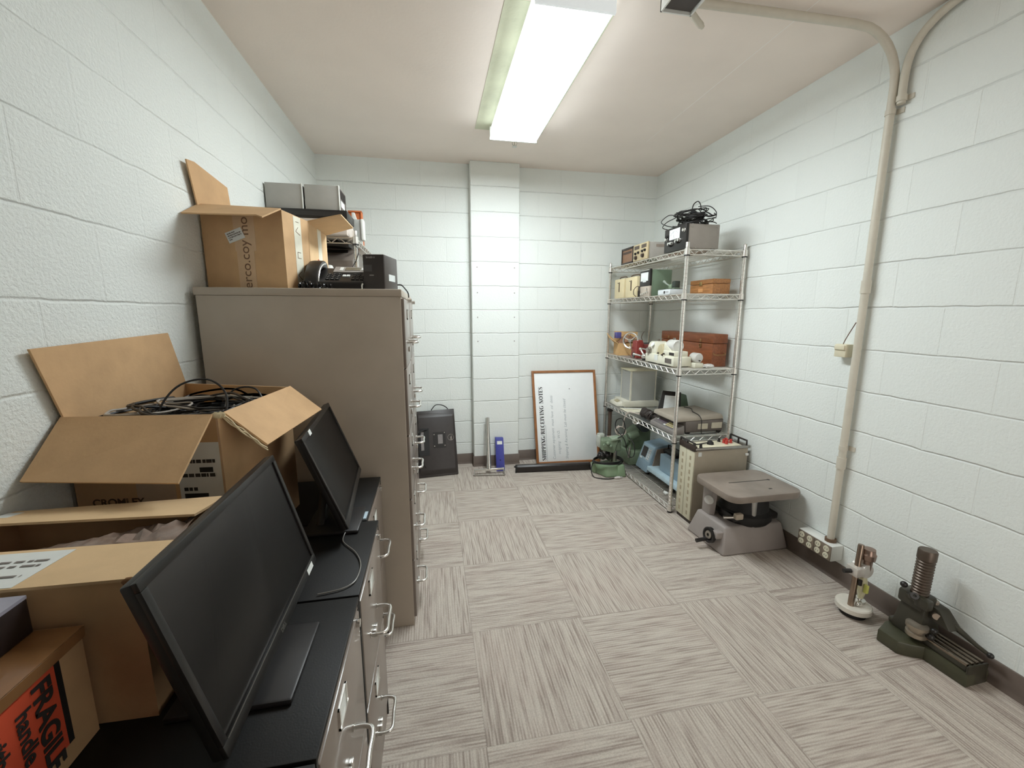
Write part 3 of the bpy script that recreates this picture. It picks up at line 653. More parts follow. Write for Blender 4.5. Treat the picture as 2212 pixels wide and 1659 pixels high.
# ================================================================== MONITORS ON THE LOW CABINETS
def monitor(label, c, yaw, tilt, w, h, by, bx0, bx1, byw, stickers, logo=True, silver=True):
    """c centre of the visible screen; the screen faces +x, leaning back"""
    t = Thing('monitor', label, 'monitor', ((bx0+bx1)/2, by, LZ), 'monitors on the low cabinets')
    n = Vector((math.cos(yaw)*math.cos(tilt), math.sin(yaw)*math.cos(tilt), math.sin(tilt)))
    u = Vector((-math.sin(yaw), math.cos(yaw), 0)); v = n.cross(u)
    M4 = Matrix((u, v, n)).transposed().to_4x4(); M4.translation = Vector(c)
    bz, bb = 0.014, 0.021
    def P(mb): return mb.xf(M4)
    x0, x1, y0, y1 = -w/2-bz, w/2+bz, -h/2-bb, h/2+bz
    t.part('rear_shell', P(MB().hexa([(x0, y0, -0.018), (x1, y0, -0.018), (x1, y1, -0.018), (x0, y1, -0.018)] + [(x0, y0, 0), (x1, y0, 0), (x1, y1, 0), (x0, y1, 0)], 0.004).hexa([(-w*.30, -h*.34, -0.042), (w*.30, -h*.34, -0.042), (w*.30, h*.30, -0.042), (-w*.30, h*.30, -0.042), (-w*.38, -h*.42, -0.017), (w*.38, -h*.42, -0.017), (w*.38, h*.38, -0.017), (-w*.38, h*.38, -0.017)], 0.005)), BLACK)
    fr = MB(); 
    for a in ((x0, y0, x1, -h/2), (x0, h/2, x1, y1), (x0, -h/2, -w/2, h/2), (w/2, -h/2, x1, h/2)): fr.box(a[0], a[1], -0.004, a[2], a[3], 0.004, 0.0015)
    fz = t.part('bezel', P(fr), BLACK)
    t.part('screen', P(MB().box(-w/2, -h/2, -0.003, w/2, h/2, 0.0)), SCREEN)
    if silver: t.part('silver_line', P(MB().box(-w/2, -h/2-0.0015, 0.0035, w/2, -h/2, 0.0046)), STEEL, up=fz)
    if logo: t.part('logo', P(text_mb('DELL', 0.011, (-0.013, -h/2-bb*0.75, 0.0042), (1, 0, 0), (0, 1, 0), bold=0.0004)), STEEL, up=fz)
    for (a, b, c2, d) in stickers: t.part('sticker', P(MB().box(a, b, 0.0041, c2, d, 0.005)), PAPER, up=fz)
    # stand
    back = M4 @ Vector((0, -h*0.12, -0.04))
    pf = Vector(((bx0*0.75+bx1*0.25), by, LZ+0.012))
    t.part('stand_neck', MB().hexa([pf+Vector((-.012, -.035, 0)), pf+Vector((.012, -.035, 0)), pf+Vector((.012, .035, 0)), pf+Vector((-.012, .035, 0)), back+Vector((-.012, -.032, 0)), back+Vector((.012, -.032, 0)), back+Vector((.012, .032, 0)), back+Vector((-.012, .032, 0))], 0.004), BLACK)
    t.part('stand_base', MB().box(bx0, by-byw/2, LZ, bx1, by+byw/2, LZ+0.012, 0.005), mat('satin_black', (34, 32, 32), 0.42, var=0.08), label='flat rectangular satin black base')
    return t
monitor('large black monitor in front of the cartons on the nearest low cabinet', (0.525, 0.802, 0.918), 0.019, 0.263, 0.467, 0.26, 0.765, 0.42, 0.617, 0.19, [(0.175, -0.149, 0.215, -0.136)])
monitor('black monitor tilted back beside the tall grey cabinet', (0.539, 1.428, 0.917), 0.084, 0.354, 0.457, 0.265, 1.325, 0.47, 0.632, 0.165, [(-0.165, 0.130, -0.138, 0.145)], logo=False, silver=False)
single('grey_cable', MB().tube(spline([(0.598, 1.262, LZ+0.010), (0.592, 1.225, LZ+0.004), (0.60, 1.19, LZ+0.004), (0.640, 1.135, LZ+0.004), (0.662, 1.085, LZ+0.004), (0.668, 1.04, LZ+0.004), (0.662, 0.995, LZ+0.004), (0.635, 0.972, LZ+0.004), (0.585, 0.962, LZ+0.004)], 6), 0.0017, 8), mat('dark_grey_cable', (120, 116, 110), 0.3), 'thin grey cable curving across the black cabinet top between the monitors', 'cable')
# ================================================================== ON THE TALL CABINETS
TZ = 1.487
t = Thing('desk_telephone', 'black office desk telephone with grey display and coiled cord on the tall cabinet', 'telephone', (0.49, 1.88, TZ))
def ph(u, v):   # sloping top of the phone, u across 0..1, v front to back 0..1
    return Vector((0.384+0.220*u, 1.800+0.165*v, TZ+0.030+0.070*v))
t.part('phone_body', MB().hexa([(0.384, 1.800, TZ), (0.604, 1.800, TZ), (0.604, 1.975, TZ), (0.384, 1.975, TZ), ph(0, 0), ph(1, 0), ph(1, 1)+Vector((0, 0.004, 0)), ph(0, 1)+Vector((0, 0.004, 0))], 0.006), BLACK)
FP = Face(ph(0, 0), ph(1, 0), ph(0, 1))
bz = t.part('display_bezel', FP.patch(0.40, 0.60, 1.02, 0.98, 0.006, e=0.0), mat('phone_silver', (168, 164, 160), 0.4, 0.3))
t.part('display', FP.patch(0.60, 0.70, 0.88, 0.92, 0.0015, e=0.006), mat('lcd_olive', (112, 106, 92), 0.25), up=bz)
t.part('display_key', FP.patch(0.50, 0.70, 0.56, 0.92, 0.0015, FP.patch(0.90, 0.74, 0.95, 0.90, 0.0015, e=0.006), e=0.006), WHITE, up=bz)
kb = MB(); kw = MB()
for r_ in range(4):
    for c_ in range(3): FP.patch(0.33+0.085*c_-0.012*r_*0, 0.12+0.11*r_, 0.395+0.085*c_, 0.185+0.11*r_, 0.004, kb, 0.0); FP.patch(0.35+0.085*c_, 0.135+0.11*r_, 0.375+0.085*c_, 0.16+0.11*r_, 0.0005, kw, 0.0042)
for r_ in range(4):
    for c_ in range(3): FP.patch(0.78+0.075*c_, 0.12+0.11*r_, 0.84+0.075*c_, 0.175+0.11*r_, 0.004, kb, 0.0); FP.patch(0.79+0.075*c_, 0.155+0.11*r_, 0.83+0.075*c_, 0.17+0.11*r_, 0.0005, kw, 0.0042)
t.part('keypad', kb, BLKM); t.part('key_print', kw, mat('grey_print', (150, 146, 142), 0.5))
t.part('navigation_key', FP.patch(0.60, 0.34, 0.655, 0.44, 0.004, FP.patch(0.67, 0.34, 0.725, 0.44, 0.004, e=0.0), 0.0), PAPER)
hx0, hx1 = 0.380, 0.434
prof = [(1.793, 1.494), (1.796, 1.520), (1.815, 1.552), (1.850, 1.583), (1.900, 1.606), (1.950, 1.614), (1.982, 1.608), (1.990, 1.592), (1.985, 1.566), (1.962, 1.562), (1.948, 1.580), (1.905, 1.578), (1.865, 1.562), (1.840, 1.538), (1.838, 1.512), (1.822, 1.494)]
hd = t.part('handset', MB().prism([(hx0, y, z) for y, z in prof], (hx1-hx0, 0, 0), 0.009), BLACK)
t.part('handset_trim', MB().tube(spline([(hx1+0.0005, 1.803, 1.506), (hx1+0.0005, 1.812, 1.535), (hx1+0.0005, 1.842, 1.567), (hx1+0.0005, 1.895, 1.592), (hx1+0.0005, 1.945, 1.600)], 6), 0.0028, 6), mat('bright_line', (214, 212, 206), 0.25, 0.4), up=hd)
ck = []
path = spline([(0.386, 1.786, TZ+0.022), (0.374, 1.768, TZ+0.012), (0.39, 1.762, TZ+0.012), (0.42, 1.775, TZ+0.014), (0.405, 1.785, TZ+0.022), (0.43, 1.765, TZ+0.011), (0.465, 1.764, TZ+0.010), (0.492, 1.775, TZ+0.010)], 40)
for i, p in enumerate(path):
    a = i*0.62; ck.append(p+Vector((0.002*math.cos(a*.3), math.cos(a)*0.0085, math.sin(a)*0.0085)))
t.part('coiled_cord', MB().tube(ck, 0.0024, 5), mat('glossy_black_cord', (22, 20, 20), 0.2))
t = Thing('label_printer', 'upright black label printer with a pale sticker on its side on the tall cabinet', 'printer', (0.67, 1.885, TZ))
qU = [(0.604, 1.812), (0.690, 1.800), (0.728, 1.955), (0.642, 1.968)]
t.part('printer_body', MB().quadbox(qU, TZ, 1.628, 0.006), mat('charcoal_plastic', (66, 59, 55), 0.45, var=0.06))
FU = Face((0.604, 1.812, TZ), (0.690, 1.800, TZ), (0.604, 1.812, 1.628))
t.part('front_panel', FU.patch(0.03, 0.02, 0.97, 0.97, 0.003), mat('umber_black', (50, 43, 40), 0.42, var=0.05))
t.part('window', FU.patch(0.06, 0.52, 0.42, 0.70, 0.001, e=0.0033), SCREEN)
t.part('logo', text_mb('brother', 0.0115, FU.pt(0.17, 0.885, 0.0033), FU.pt(1, 0)-FU.o, (0, 0, 1), bold=0.0003), mat('grey_print', (150, 146, 142), 0.5))
t.part('badge', FU.patch(0.30, 0.40, 0.50, 0.425, 0.0004, e=0.0033), mat('grey_print', (150, 146, 142), 0.5))
FS = Face((0.690, 1.800, TZ), (0.728, 1.955, TZ), (0.690, 1.800, 1.628))
t.part('sticker', FS.patch(0.28, 0.28, 0.76, 0.47, 0.0006), mat('pale_sticker', (206, 210, 208), 0.5))
t.part('power_cord', MB().tube(spline([(0.728, 1.94, TZ+0.03), (0.745, 1.93, TZ+0.028), (0.760, 1.925, TZ+0.012), (0.772, 1.92, TZ-0.006), (0.774, 1.92, TZ-0.026)], 5), 0.003, 6), RUBBER)
single('white_clip', MB().tube(spline([(0.6005, 1.79, TZ+0.003), (0.600, 1.79, TZ+0.016), (0.604, 1.79, TZ+0.024)], 4), 0.003, 8), WHITE, 'little white plastic clip leaning on the black label printer', 'clip')
# ================================================================== CHROME WIRE RACKS
WIRE = mat('chrome_wire', (226, 222, 215), 0.32, 0.8, var=0.06)
POST = mat('chrome_post', (226, 223, 217), 0.26, 0.85, var=0.05)
def wire_rack(name, label, x0, x1, y0, y1, zs, ztop, pitch=0.022):
    t = Thing(name, label, 'shelving', ((x0+x1)/2, (y0+y1)/2, 0), 'chrome wire racks')
    for x in (x0, x1):
        for y in (y0, y1):
            prof = [(0, 0.02), (0.0125, 0.02)]; z = 0.045
            while z < ztop-0.03: prof += [(0.0125, z), (0.0112, z+0.001), (0.0112, z+0.003), (0.0125, z+0.004)]; z += 0.0254
            prof += [(0.0125, ztop-0.004), (0.010, ztop), (0, ztop)]
            p = t.part('post', MB().lathe((x, y, 0), (0, 0, 1), prof, 14), POST)
            t.part('foot', MB().lathe((x, y, 0), (0, 0, 1), [(0, 0), (0.014, 0), (0.014, 0.008), (0.006, 0.012), (0.006, 0.022), (0, 0.022)], 14), BLACK, up=p)
            for z in zs: t.part('collar', MB().lathe((x, y, z-0.046), (0, 0, 1), [(0.0124, 0), (0.0175, 0.0), (0.0175, 0.006), (0.0160, 0.010), (0.0124, 0.010)], 14), BLACK, up=p)
    for z in zs:
        mb = MB(); a = 0.0
        for x in (x0, x1):     # trusses along the length
            for dz in (-0.004, -0.036): mb.tube([(x, y0, z+dz), (x, y1, z+dz)], 0.0034, 6)
            n = int((y1-y0)/0.038); pts = [(x, y0+0.015+(y1-y0-0.03)*k/n, z-0.005-(0.030 if k % 2 else 0)) for k in range(n+1)]
            mb.tube(pts, 0.0027, 6)
        for y in (y0, y1):
            for dz in (-0.004, -0.036): mb.tube([(x0, y, z+dz), (x1, y, z+dz)], 0.0034, 6)
            n = int((x1-x0)/0.038); mb.tube([(x0+0.015+(x1-x0-0.03)*k/n, y, z-0.005-(0.030 if k % 2 else 0)) for k in range(n+1)], 0.0027, 6)
        n = int((y1-y0-0.02)/pitch)
        for k in range(1, n): mb.tube([(x0, y0+(y1-y0)*k/n, z-0.002), (x1, y0+(y1-y0)*k/n, z-0.002)], 0.0021, 5)
        for k in (1, 2, 3): x = x0+(x1-x0)*k/4; mb.tube([(x, y0, z-0.0065), (x, y1, z-0.0065)], 0.003, 6)
        for x in (x0, x1):
            for y in (y0, y1): mb.lathe((x, y, z-0.038), (0, 0, 1), [(0.0126, 0), (0.0180, 0.0), (0.0165, 0.038), (0.0126, 0.038)], 14)
        t.part('wire_shelf', mb, WIRE)
    return t
wire_rack('wire_rack', 'chrome wire rack of office machines behind the tall filing cabinets', 0.035, 0.452, 2.62, 3.70, [0.10, 0.62, 1.12, 1.53, 1.825], 1.86)
# on that rack
CASEG = mat('light_grey_case', (168, 166, 160), 0.5, var=0.03)
for nm, xa, xb in (('grey metal instrument case next to the left wall on top of the wire rack', 0.008, 0.192), ('grey metal instrument case with vented white-edged end, right of its twin on the rack', 0.206, 0.382)):
    t = Thing('instrument_case', nm, 'electronic device', ((xa+xb)/2, 2.68, 1.957), 'grey instrument cases')
    t.part('case', MB().box(xa, 2.585, 1.957, xb, 2.775, 2.088, 0.003), CASEG)
    t.part('end_bezel', MB().box(xb, 2.580, 1.955, xb+0.006, 2.595, 2.090, 0.002), WHITE)
    t.part('vent_panel', MB().box(xb, 2.60, 1.962, xb+0.004, 2.77, 2.082), mat('vent_grey', (98, 88, 82), 0.5))
    v = MB()
    for k in range(8): v.box(xb+0.004, 2.62+0.018*k, 2.03, xb+0.0055, 2.628+0.018*k, 2.075)
    t.part('vent_slots', v, INK); t.part('sticker', MB().box(xb+0.004, 2.62, 1.985, xb+0.0052, 2.72, 2.02), PAPER)
t = Thing('black_receiver', 'flat black electronics unit lying under the two grey instrument cases', 'electronic device', (0.24, 2.72, 1.909))
t.part('case', MB().box(0.012, 2.565, 1.910, 0.424, 2.785, 1.956, 0.003), BLACK)
t.part('front_strip', MB().box(0.03, 2.562, 1.922, 0.40, 2.566, 1.944), mat('dark_strip', (44, 40, 38), 0.3))
t = Thing('grey_console', 'flat beige grey console under the flat black unit on the rack', 'electronic device', (0.22, 2.75, 1.826))
t.part('case', MB().box(0.02, 2.568, 1.826, 0.418, 2.785, 1.9095, 0.003), mat('warm_grey_case', (202, 190, 180), 0.5)); t.part('seam', MB().box(0.02, 2.567, 1.872, 0.41, 2.569, 1.874), mat('seam_brown', (122, 108, 98), 0.5))
t = Thing('white_stand', 'white angled plastic stand beside the grey cases on the wire rack', 'stand', (0.40, 2.99, 1.826))
t.part('wedge', MB().prism([(0.385, 2.95, 1.826), (0.43, 2.95, 1.826), (0.43, 2.95, 1.935), (0.402, 2.95, 2.03), (0.385, 2.95, 2.03)], (0, 0.03, 0), 0.002), WHITE)
t = Thing('orange_tray', 'orange plastic tray standing on the rack by the back wall', 'tray', (0.40, 3.1, 1.826))
t.part('panel', MB().box(0.345, 3.06, 1.826, 0.428, 3.075, 2.062, 0.003), mat('orange_plastic', (204, 112, 62), 0.5)); t.part('rim', MB().box(0.424, 3.05, 1.826, 0.432, 3.11, 2.062, 0.002).box(0.345, 3.05, 2.054, 0.432, 3.11, 2.064, 0.002), mat('orange_plastic', (204, 112, 62), 0.5))
t = Thing('white_wall_phone', 'white upright handheld unit with rounded edge on the rack', 'electronic device', (0.435, 2.9, 1.826))
t.part('back_shell', MB().box(0.402, 2.88, 1.826, 0.450, 2.93, 1.975, 0.004), mat('pale_grey_shell', (190, 192, 188), 0.45))
t.part('front_shell', MB().box(0.446, 2.87, 1.85, 0.466, 2.94, 1.978, 0.008), WHITE); t.part('button', MB().cyl((0.425, 2.882, 1.85), (0.425, 2.876, 1.85), 0.006, seg=12), BLACK)
t = Thing('black_printer', 'black office printer with sloping front inside the wire rack', 'printer', (0.26, 2.85, 1.531))
t.part('printer_body', MB().prism([(0.06, 2.66, 1.531), (0.06, 3.05, 1.531), (0.06, 3.05, 1.775), (0.06, 2.80, 1.775), (0.06, 2.68, 1.70)], (0.362, 0, 0), 0.006), mat('printer_grey', (108, 98, 90), 0.35, var=0.08))
t.part('paper_tray', MB().prism([(0.10, 2.655, 1.60), (0.10, 2.795, 1.768), (0.10, 2.785, 1.775), (0.10, 2.64, 1.605)], (0.28, 0, 0)), BLACK)
t.part('lid', MB().box(0.07, 2.81, 1.775, 0.415, 3.04, 1.783, 0.003), mat('printer_lid', (138, 128, 118), 0.4))
single('rolled_paper', MB().lathe((0.298, 2.595, 1.531), (0.05, 0.2, 1), [(0.0, 0), (0.036, 0), (0.030, 0.10), (0.014, 0.135), (0, 0.137)], 16), WHITE, 'white plastic bottle shape standing between the carton and black printer', 'bottle')
single('black_adapter', MB().box(0.24, 2.70, 1.7835, 0.40, 2.86, 1.812, 0.004), BLACK, 'low black box lying on the black printer under the rack top', 'electronic device')
single('thin_black_wire', MB().tube(spline([(0.40, 2.606, 1.80), (0.438, 2.60, 1.785), (0.468, 2.603, 1.755), (0.455, 2.606, 1.70), (0.43, 2.606, 1.65), (0.452, 2.602, 1.60), (0.475, 2.604, 1.56), (0.478, 2.606, 1.545)], 6), 0.0022, 6), RUBBER, 'thin black wire dangling past the post of the left rack', 'wire')
# ================================================================== RIGHT WIRE RACK AND WHAT STANDS ON IT
ZS = [0.052, 0.555, 1.023, 1.524, 1.804]
wire_rack('wire_rack', 'tall chrome five-shelf wire rack of lab instruments standing against the right wall', 2.489, 2.908, 2.506, 3.687, ZS, 1.845)
s5, s4, s3, s2, s1 = [z+0.001 for z in ZS]
def knobs(pts, ax, r, h, seg=16):
    mb = MB()
    for p in pts: mb.lathe(p, ax, [(0, 0), (r*1.15, 0), (r*1.15, h*.25), (r, h*.3), (r*.9, h), (0, h)], seg)
    return mb
LX = (-1, 0, 0)
# --- top shelf
t = Thing('bench_meter', 'large black-fronted bench meter with white dial window topped by black cables', 'measuring instrument', (2.61, 2.645, s1))
t.part('case', MB().box(2.505, 2.532, s1+0.006, 2.728, 2.782, 1.963, 0.003), mat('warm_grey_enamel', (150, 142, 134), 0.45, var=0.04))
fpn = t.part('front_panel', MB().box(2.487, 2.529, s1+0.004, 2.506, 2.785, 1.965, 0.002), BLACK)
t.part('dial_window', MB().box(2.4845, 2.600, 1.886, 2.4875, 2.722, 1.952, 0.001), mat('white_dial', (232, 236, 234), 0.3), up=fpn)
t.part('dial_scale', MB().tube([(2.484, 2.66+0.05*math.cos(a), 1.888+0.05*math.sin(a)) for a in [0.5+0.2*k for k in range(11)]], 0.0006, 4).tube([(2.484, 2.66, 1.89), (2.484, 2.68, 1.945)], 0.0005, 4), INK, up=fpn)
t.part('knob', knobs([(2.487, 2.752, 1.896), (2.487, 2.714, 1.862), (2.487, 2.628, 1.868), (2.487, 2.598, 1.872), (2.487, 2.547, 1.925), (2.487, 2.688, 1.862)], LX, 0.0105, 0.016), CHROME, up=fpn)
t.part('knob', knobs([(2.487, 2.735, 1.912), (2.487, 2.70, 1.852), (2.487, 2.613, 1.862)], LX, 0.010, 0.018), BLKM, up=fpn)
sc_ = MB()
for x, z in ((2.525, 1.945), (2.71, 1.945), (2.56, 1.815), (2.68, 1.815)): sc_.cyl((x, 2.533, z), (x, 2.529, z), 0.004, seg=10)
t.part('screw', sc_, STEEL)
t.part('foot', MB().box(2.52, 2.54, s1, 2.55, 2.57, s1+0.007).box(2.68, 2.54, s1, 2.71, 2.57, s1+0.007).box(2.52, 2.73, s1, 2.55, 2.76, s1+0.007).box(2.68, 2.73, s1, 2.71, 2.76, s1+0.007), BLKM)
mb = tangle(2.595, 2.645, 2.02, 0.13, 0.17, 0.085, 24, 0.0034, 5); 
for v in mb.bm.verts: v.co.z = max(v.co.z, 1.9665)
mb.tube(spline([(2.56, 2.78, 1.985), (2.50, 2.80, 2.0), (2.48, 2.83, 2.03), (2.52, 2.80, 2.07), (2.55, 2.76, 2.05), (2.50, 2.79, 2.02), (2.475, 2.80, 1.985), (2.50, 2.775, 1.968)], 6), 0.0028, 6)
mb.tube(spline([(2.60, 2.66, 2.06), (2.61, 2.66, 2.11), (2.62, 2.63, 2.125), (2.62, 2.60, 2.10), (2.63, 2.60, 2.06)], 6), 0.0035, 6)
mb.tube(spline([(2.62, 2.62, 2.09), (2.66, 2.56, 2.08), (2.69, 2.53, 2.04), (2.69, 2.53, 2.0)], 6), 0.0028, 6)
mb.tube(spline([(2.64, 2.60, 1.99), (2.69, 2.56, 1.985), (2.70, 2.53, 1.97)], 6), 0.0028, 6)
single('test_leads', mb, RUBBER, 'heap of black test leads piled on the large bench meter', 'cables', kind='stuff')
t = Thing('power_supply', 'grey bench power supply with cream front and dark knobs on the top shelf', 'electronic device', (2.62, 3.14, s1))
t.part('case', MB().box(2.502, 3.025, s1+0.004, 2.76, 3.252, 1.931, 0.003), mat('light_grey_enamel', (178, 172, 164), 0.5, var=0.04))
fpn = t.part('front_panel', MB().box(2.490, 3.022, s1+0.002, 2.503, 3.255, 1.933, 0.002), mat('tan_panel', (196, 178, 142), 0.45))
t.part('display', MB().box(2.4885, 3.045, 1.895, 2.4905, 3.12, 1.922).box(2.4885, 3.155, 1.895, 2.4905, 3.235, 1.922), mat('brown_display', (84, 70, 58), 0.3), up=fpn)
t.part('knob', knobs([(2.49, 3.06, 1.875), (2.49, 3.10, 1.872), (2.49, 3.165, 1.868), (2.49, 3.21, 1.864)], LX, 0.009, 0.012), BLKM, up=fpn)
t.part('knob', knobs([(2.49, 3.09, 1.838), (2.49, 3.20, 1.832)], LX, 0.014, 0.016), mat('brown_knob', (60, 46, 38), 0.4), up=fpn)
t.part('vent', MB().box(2.56, 3.0238, 1.895, 2.72, 3.0262, 1.915), mat('vent_tan', (160, 146, 134), 0.5))
t = Thing('wooden_meter', 'brown wood-cased meter with dark frame, second from the far end of the top shelf', 'measuring instrument', (2.58, 3.36, s1))
t.part('case', MB().box(2.505, 3.268, s1, 2.68, 3.468, 1.93, 0.004), mat('dark_wood_case', (92, 66, 48), 0.5, var=0.2, scale=18))
fr = MB()
for a in ((3.262, s1, 3.474, s1+0.012), (3.262, 1.918, 3.474, 1.934), (3.262, s1, 3.276, 1.934), (3.460, s1, 3.474, 1.934)): fr.box(2.490, a[0], a[1], 2.506, a[2], a[3], 0.002)
t.part('frame', fr, mat('black_frame', (44, 36, 32), 0.4))
t.part('face', MB().box(2.496, 3.27, s1+0.008, 2.505, 3.47, 1.924), mat('brown_face', (140, 104, 78), 0.45, var=0.15, scale=60))
t.part('dial_strip', MB().box(2.4945, 3.30, 1.885, 2.4965, 3.45, 1.902), mat('dark_strip2', (70, 52, 42), 0.4))
single('pale_tray', MB().box(2.56, 3.50, s1, 2.70, 3.60, s1+0.028, 0.005), mat('pale_grey_plastic', (196, 196, 190), 0.5), 'small pale grey flat box in the far corner of the top shelf', 'box')
# --- second shelf
for k, (ya, yb) in enumerate(((3.400, 3.590), (3.170, 3.372))):
    t = Thing('cream_tester', ('cream tester box with one dark slot at the far end of the second shelf', 'cream tester box with one dark slot beside the black and green meter')[k], 'measuring instrument', (2.58, (ya+yb)/2, s2), 'cream tester boxes')
    t.part('case', MB().box(2.492, ya, s2, 2.675, yb, 1.690, 0.006), mat('old_cream', (224, 208, 168), 0.45, var=0.06, scale=12))
    ym = (ya+yb)/2
    t.part('slot', MB().box(2.4905, ym-0.010, 1.58, 2.493, ym+0.008, 1.662), mat('slot_brown', (84, 64, 44), 0.6))
    t.part('lever', MB().cyl((2.490, ym-0.004, 1.652), (2.474, ym-0.004, 1.656), 0.004, seg=10), STEEL)
    t.part('handle', MB().tube(spline([(2.53, ya+0.03, 1.689), (2.53, ya+0.04, 1.706), (2.53, yb-0.04, 1.706), (2.53, yb-0.03, 1.689)], 4), 0.004, 8), mat('slot_brown', (84, 64, 44), 0.6))
    t.part('side_slot', MB().box(2.53, ya-0.0012, 1.59, 2.56, ya+0.001, 1.67), mat('side_tan', (186, 158, 108), 0.6))
t = Thing('green_meter', 'green metal meter box with black front and white dial on the second shelf', 'measuring instrument', (2.59, 3.04, s2))
t.part('case', MB().box(2.505, 2.966, s2, 2.672, 3.118, 1.722, 0.004), mat('dark_green_enamel', (112, 130, 108), 0.45, var=0.05))
fpn = t.part('front_panel', MB().box(2.490, 2.963, 1.602, 2.506, 3.121, 1.726, 0.002), BLACK)
t.part('lower_panel', MB().box(2.490, 2.963, s2, 2.506, 3.121, 1.601, 0.002), mat('stone_panel', (184, 172, 158), 0.5))
t.part('dial_window', MB().box(2.488, 2.990, 1.640, 2.4905, 3.102, 1.703), mat('white_dial', (232, 236, 234), 0.3), up=fpn)
t.part('dial_tab', MB().box(2.488, 3.02, 1.632, 2.4905, 3.07, 1.642), mat('white_dial', (232, 236, 234), 0.3), up=fpn)
t.part('carry_handle', MB().box(2.484, 2.972, 1.716, 2.490, 3.108, 1.722, 0.002), CHROME, up=fpn)
t.part('terminal', knobs([(2.49, 2.985, 1.556), (2.49, 3.015, 1.55), (2.49, 3.045, 1.546), (2.49, 3.075, 1.542), (2.49, 2.995, 1.578)], LX, 0.007, 0.014), CHROME)
t.part('lead', MB().tube(spline([(2.485, 3.10, 1.60), (2.472, 3.13, 1.605), (2.468, 3.17, 1.58), (2.472, 3.175, 1.545), (2.478, 3.15, 1.53)], 6), 0.0028, 6), mat('brown_lead', (70, 54, 44), 0.5))
t.part('terminal_post', MB().cyl((2.478, 3.105, s2), (2.478, 3.105, 1.57), 0.008, seg=10).cyl((2.478, 3.105, 1.57), (2.478, 3.105, 1.60), 0.005, seg=10), BLACK)
t = Thing('white_flat_unit', 'flat white electronics unit lying behind the front post of the second shelf', 'electronic device', (2.6, 2.66, s2))
t.part('case', MB().box(2.50, 2.700, s2, 2.615, 2.860, 1.562, 0.006), mat('cool_white', (210, 214, 216), 0.4))
t.part('top_plate', MB().box(2.508, 2.708, 1.562, 2.608, 2.852, 1.566, 0.001), mat('dark_plate', (60, 58, 56), 0.35))
t.part('socket', MB().box(2.498, 2.76, 1.534, 2.501, 2.775, 1.552), INK); t.part('badge', MB().box(2.4985, 2.715, 1.536, 2.5005, 2.755, 1.551), mat('grey_badge', (170, 170, 170), 0.5))
t = Thing('toggle_clamp', 'small green and grey lever clamp sitting on the flat white unit', 'tool', (2.6, 2.72, 1.567))
t.part('bracket', MB().box(2.555, 2.735, 1.567, 2.600, 2.845, 1.574, 0.001).box(2.565, 2.79, 1.574, 2.585, 2.83, 1.602, 0.003), GREEN)
t.part('lever', MB().tube([(2.575, 2.815, 1.588), (2.572, 2.87, 1.610), (2.570, 2.90, 1.628)], [0.006, 0.006, 0.011], 10), mat('grey_green_grip', (142, 150, 138), 0.5))
t.part('motor', MB().box(2.565, 2.745, 1.5745, 2.605, 2.785, 1.622, 0.004), mat('dark_green_black', (50, 56, 48), 0.5))
t = Thing('wooden_box', 'small orange-brown wooden box with brass catch on the second shelf', 'box', (2.78, 2.67, s2))
t.part('box_body', MB().box(2.715, 2.540, s2, 2.846, 2.790, 1.592, 0.003), WOODO)
t.part('lid', MB().box(2.714, 2.539, 1.594, 2.847, 2.791, 1.624, 0.004), WOODO)
t.part('catch', MB().box(2.710, 2.650, 1.582, 2.715, 2.682, 1.610, 0.002), mat('brass', (190, 160, 110), 0.35, 0.8)); t.part('plate', MB().box(2.7125, 2.64, 1.54, 2.7155, 2.69, 1.565), mat('pale_wood_plate', (204, 148, 96), 0.5))
# --- third shelf
t = carton('small_carton', 'small open cardboard box of parts at the far end of the third shelf', 'cardboard box', [(2.497, 3.475), (2.70, 3.42), (2.745, 3.600), (2.54, 3.662)], s3, 1.132, mat('orange_cardboard', (212, 172, 120), 0.85, var=0.06), [
    [(2.54, 3.662, 1.132), (2.497, 3.475, 1.132), (2.425, 3.505, 1.185), (2.47, 3.665, 1.215)],
    [(2.745, 3.600, 1.132), (2.54, 3.662, 1.132), (2.545, 3.672, 1.232), (2.75, 3.612, 1.225)]])
pk = MB(); rnd = random.Random(3); vs = []
for j in range(9):
    for i in range(14):
        u, v = i/13, j/8; p = lerp(lerp((2.51, 3.485, 0), (2.69, 3.437, 0), u), lerp((2.55, 3.648, 0), (2.732, 3.598, 0), u), v)
        vs.append(pk.bm.verts.new((p.x+rnd.uniform(-.004, .004), p.y+rnd.uniform(-.004, .004), 1.135+0.07*math.sin(3.14*v)*math.sin(3.14*u)+rnd.uniform(-.012, .012))))
for j in range(8):
    for i in range(13): pk.bm.faces.new((vs[j*14+i], vs[j*14+i+1], vs[(j+1)*14+i+1], vs[(j+1)*14+i]))
single('plastic_bag', pk, mat('brown_shiny_bag', (150, 112, 88), 0.12, var=0.3, scale=40), 'shiny brownish plastic bag bulging out of the small open box', 'bag')
single('blue_packet', MB().box(2.512, 3.55, 1.172, 2.56, 3.60, 1.226, 0.004), mat('violet_blue', (92, 92, 158), 0.4), 'small blue packet poking out of the open box on the third shelf', 'packet')
t = Thing('handwheel', 'chrome handwheel with crank knob leaning on the small open box', 'handwheel', (2.54, 3.36, s3+0.06))
wc = Vector((2.553, 3.352, 1.163)); wn = Vector((-0.80, -0.60, 0.08)).normalized(); wu = wn.cross(Vector((0, 0, 1))).normalized(); wv = wu.cross(wn)
t.part('rim', MB().tube([wc+(wu*math.cos(a)+wv*math.sin(a))*0.066 for a in [k*math.pi/16 for k in range(32)]], 0.0075, 8, True), CHROME)
sp2 = MB()
